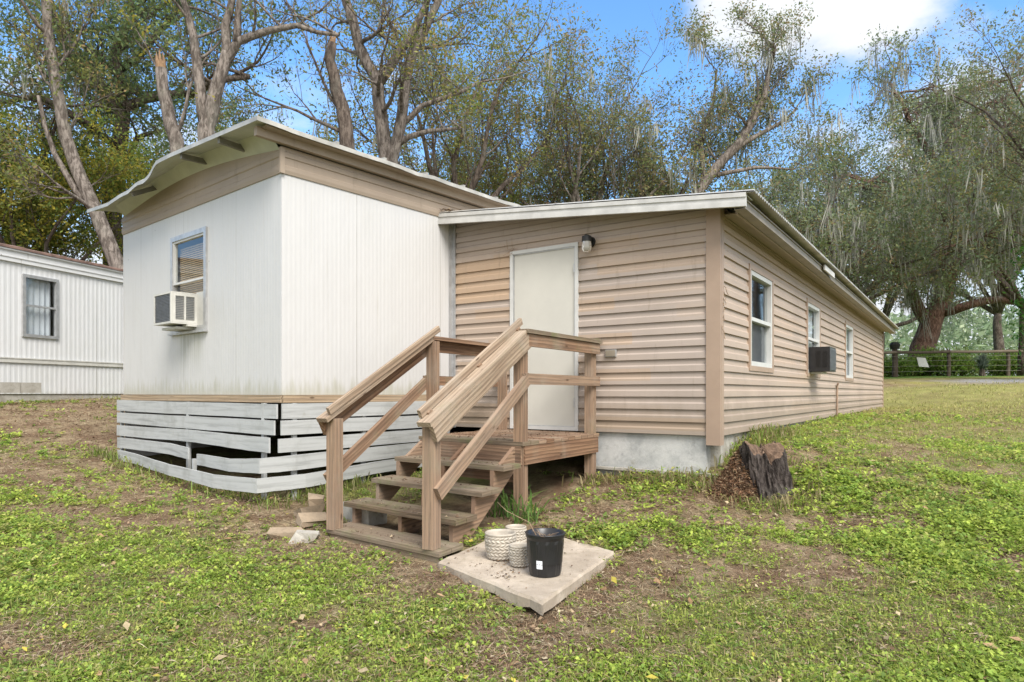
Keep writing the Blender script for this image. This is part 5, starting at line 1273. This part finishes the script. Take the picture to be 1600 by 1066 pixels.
tufts([AF.xy(u, .12+.2*rs.rand()) for u in (-1.2, -1.0, -.8, -.5, -.3, -.1, .0)]+[(2.05, 5.72), (2.2, 5.62), (2.5, 5.68), (2.68, 5.9), (2.75, 6.3), (1.95, 5.85)], 'foundation_grass', 'dry and green grass along the foundation and round the stump', .06, .20, [(.22, .30, .07), (.38, .32, .16), (.40, .33, .18)])
tufts([(.13, 5.55), (-.1, 5.75), (.02, 5.8)], 'step_grass', 'green grass growing between the upper treads of the stairs', .18, .42, [(.18, .30, .07), (.14, .26, .07)], 26, .07, .022)
tufts([AS.xy(u, .16) for u in (.2, .45, .7, .95, 1.2, 1.5, 1.8)], 'corner_grass', 'grass growing between the stump and the tan side wall', .08, .24, [(.24, .32, .07), (.38, .33, .15)], 110, .12)
tufts([AS.xy(u, .10) for u in (2.3, 3, 3.6, 4.2, 5, 6, 7, 8.5)], 'wall_grass', 'short grass at the foot of the tan side wall', .05, .12, [(.24, .32, .07), (.36, .34, .12)], 120, .2)

# ---------------------------------------------------------------- loose debris on slab, steps and roof
def bits(pts, name, label, l0=.012, l1=.045, dark=1.0):
    c_ = np.array(pts); n = len(c_); az = rs.uniform(0, 6.283, n); el = rs.normal(0, .25, n); ln = rs.uniform(l0, l1, n); wd = np.where(rs.rand(n) < .3, ln*.3, ln*.06)
    cl = np.array([[.30, .20, .12], [.20, .12, .08], [.40, .31, .20], [.14, .09, .06]])[rs.randint(0, 4, n)]*rs.uniform(.6, 1.1, (n, 1))*dark
    leaves(c_, az, el, ln, wd, cl, name, label, 'litter', 'litter')
P_ = []
for i in range(420):
    a, b = rs.rand(2)
    if rs.rand() < .6: a, b = abs(rs.normal(0, .25))*.9+.05, min(.98, .35+abs(rs.normal(0, .22)))
    q = sn*(1-a)*(1-b)+sr*a*(1-b)+sl_*(1-a)*b+sb*a*b
    if a < 1 and b < 1: P_.append((q.x, q.y, SZ+.006+.008*(a-.5)))
bits(P_, 'slab_litter', 'dry needles and soil crumbs scattered over the concrete slab', .006, .03)
P_ = []
for i in range(900):
    a = rs.uniform(0, dl-.05); q = o_+wv*a-U_*rs.uniform(.02, 1.27); P_.append((q.x, q.y, Pz+.006))
for (x_, y_, z_) in TR+[(-.52, 4.56, -1.087)]:
    for i in range(150): q = Vector((x_, y_))+VD*(.02+abs(rs.normal(0, .11)) % .27)-U_*rs.uniform(.03, 1.27); P_.append((q.x, q.y, z_+.005))
bits(P_, 'porch_litter', 'brown leaf bits lying on the porch deck and treads', .006, .03)
P_ = []
for i in range(520):
    u = -3.28+abs(rs.normal(0, .16)); v = rs.uniform(-.35, .25); P_.append(tuple(AF.p(u, v, arz(u)+.02+rs.uniform(0, .05)*max(0, 1-(u+3.28)*3))))
for i in range(320): u = rs.uniform(-2.2, .35); v = rs.uniform(-.6, .26); P_.append(tuple(AF.p(u, v, arz(u)+.03)))
for i in range(160): u = rs.uniform(0, 9); P_.append(tuple(AS.p(u, rs.uniform(.2, .32), 1.755+rs.uniform(0, .02))))
bits(P_, 'roof_litter', 'dead leaves gathered in the valley and edge of the low roof', .02, .07)
m = MB()
for k in range(9):
    u = .035+rs.uniform(-.02, .03); z = 1.02-k*.055; p = AS.p(u, .04, z); pts = [p]
    for j in range(5): pts.append(pts[-1]+v3(AS.u*rs.uniform(-.02, .03)+AS.n*rs.uniform(-.002, .006), rs.uniform(-.03, .01)))
    m.tube(pts, [.003]*6, 4)
m.build('dried_vine', 'twig', add)
m = MB()
for k in range(14):
    p = AF.p(-2.42+rs.uniform(-.05, .1), .03, 1.58+rs.uniform(0, .08)); pts = [p]; d_ = Vector((rs.uniform(-.05, .05), 0, rs.uniform(-.02, .06)))
    for j in range(4): pts.append(pts[-1]+d_*.6+v3(AF.u*rs.uniform(-.02, .02), rs.uniform(-.02, .015)))
    m.tube(pts, [.002]*5, 4)
m.build('dried_vine', 'twig', add)

x, y = samp(520, 2.6, 9, .6, rs); n = len(x); ln = rs.uniform(.03, .075, n)
leaves(np.stack([x, y, gz(x, y)+rs.uniform(.02, .05, n)], 1), rs.uniform(0, 6.283, n), rs.normal(0, .25, n), ln, ln*.25, np.array([[.45, .30, .17], [.32, .20, .11], [.52, .42, .26], [.50, .42, .08]])[rs.randint(0, 4, n)]*rs.uniform(.7, 1.1, (n, 1)), 'fallen_leaves', 'single fallen brown and tan leaves lying on the weeds', 'litter', 'leaves')
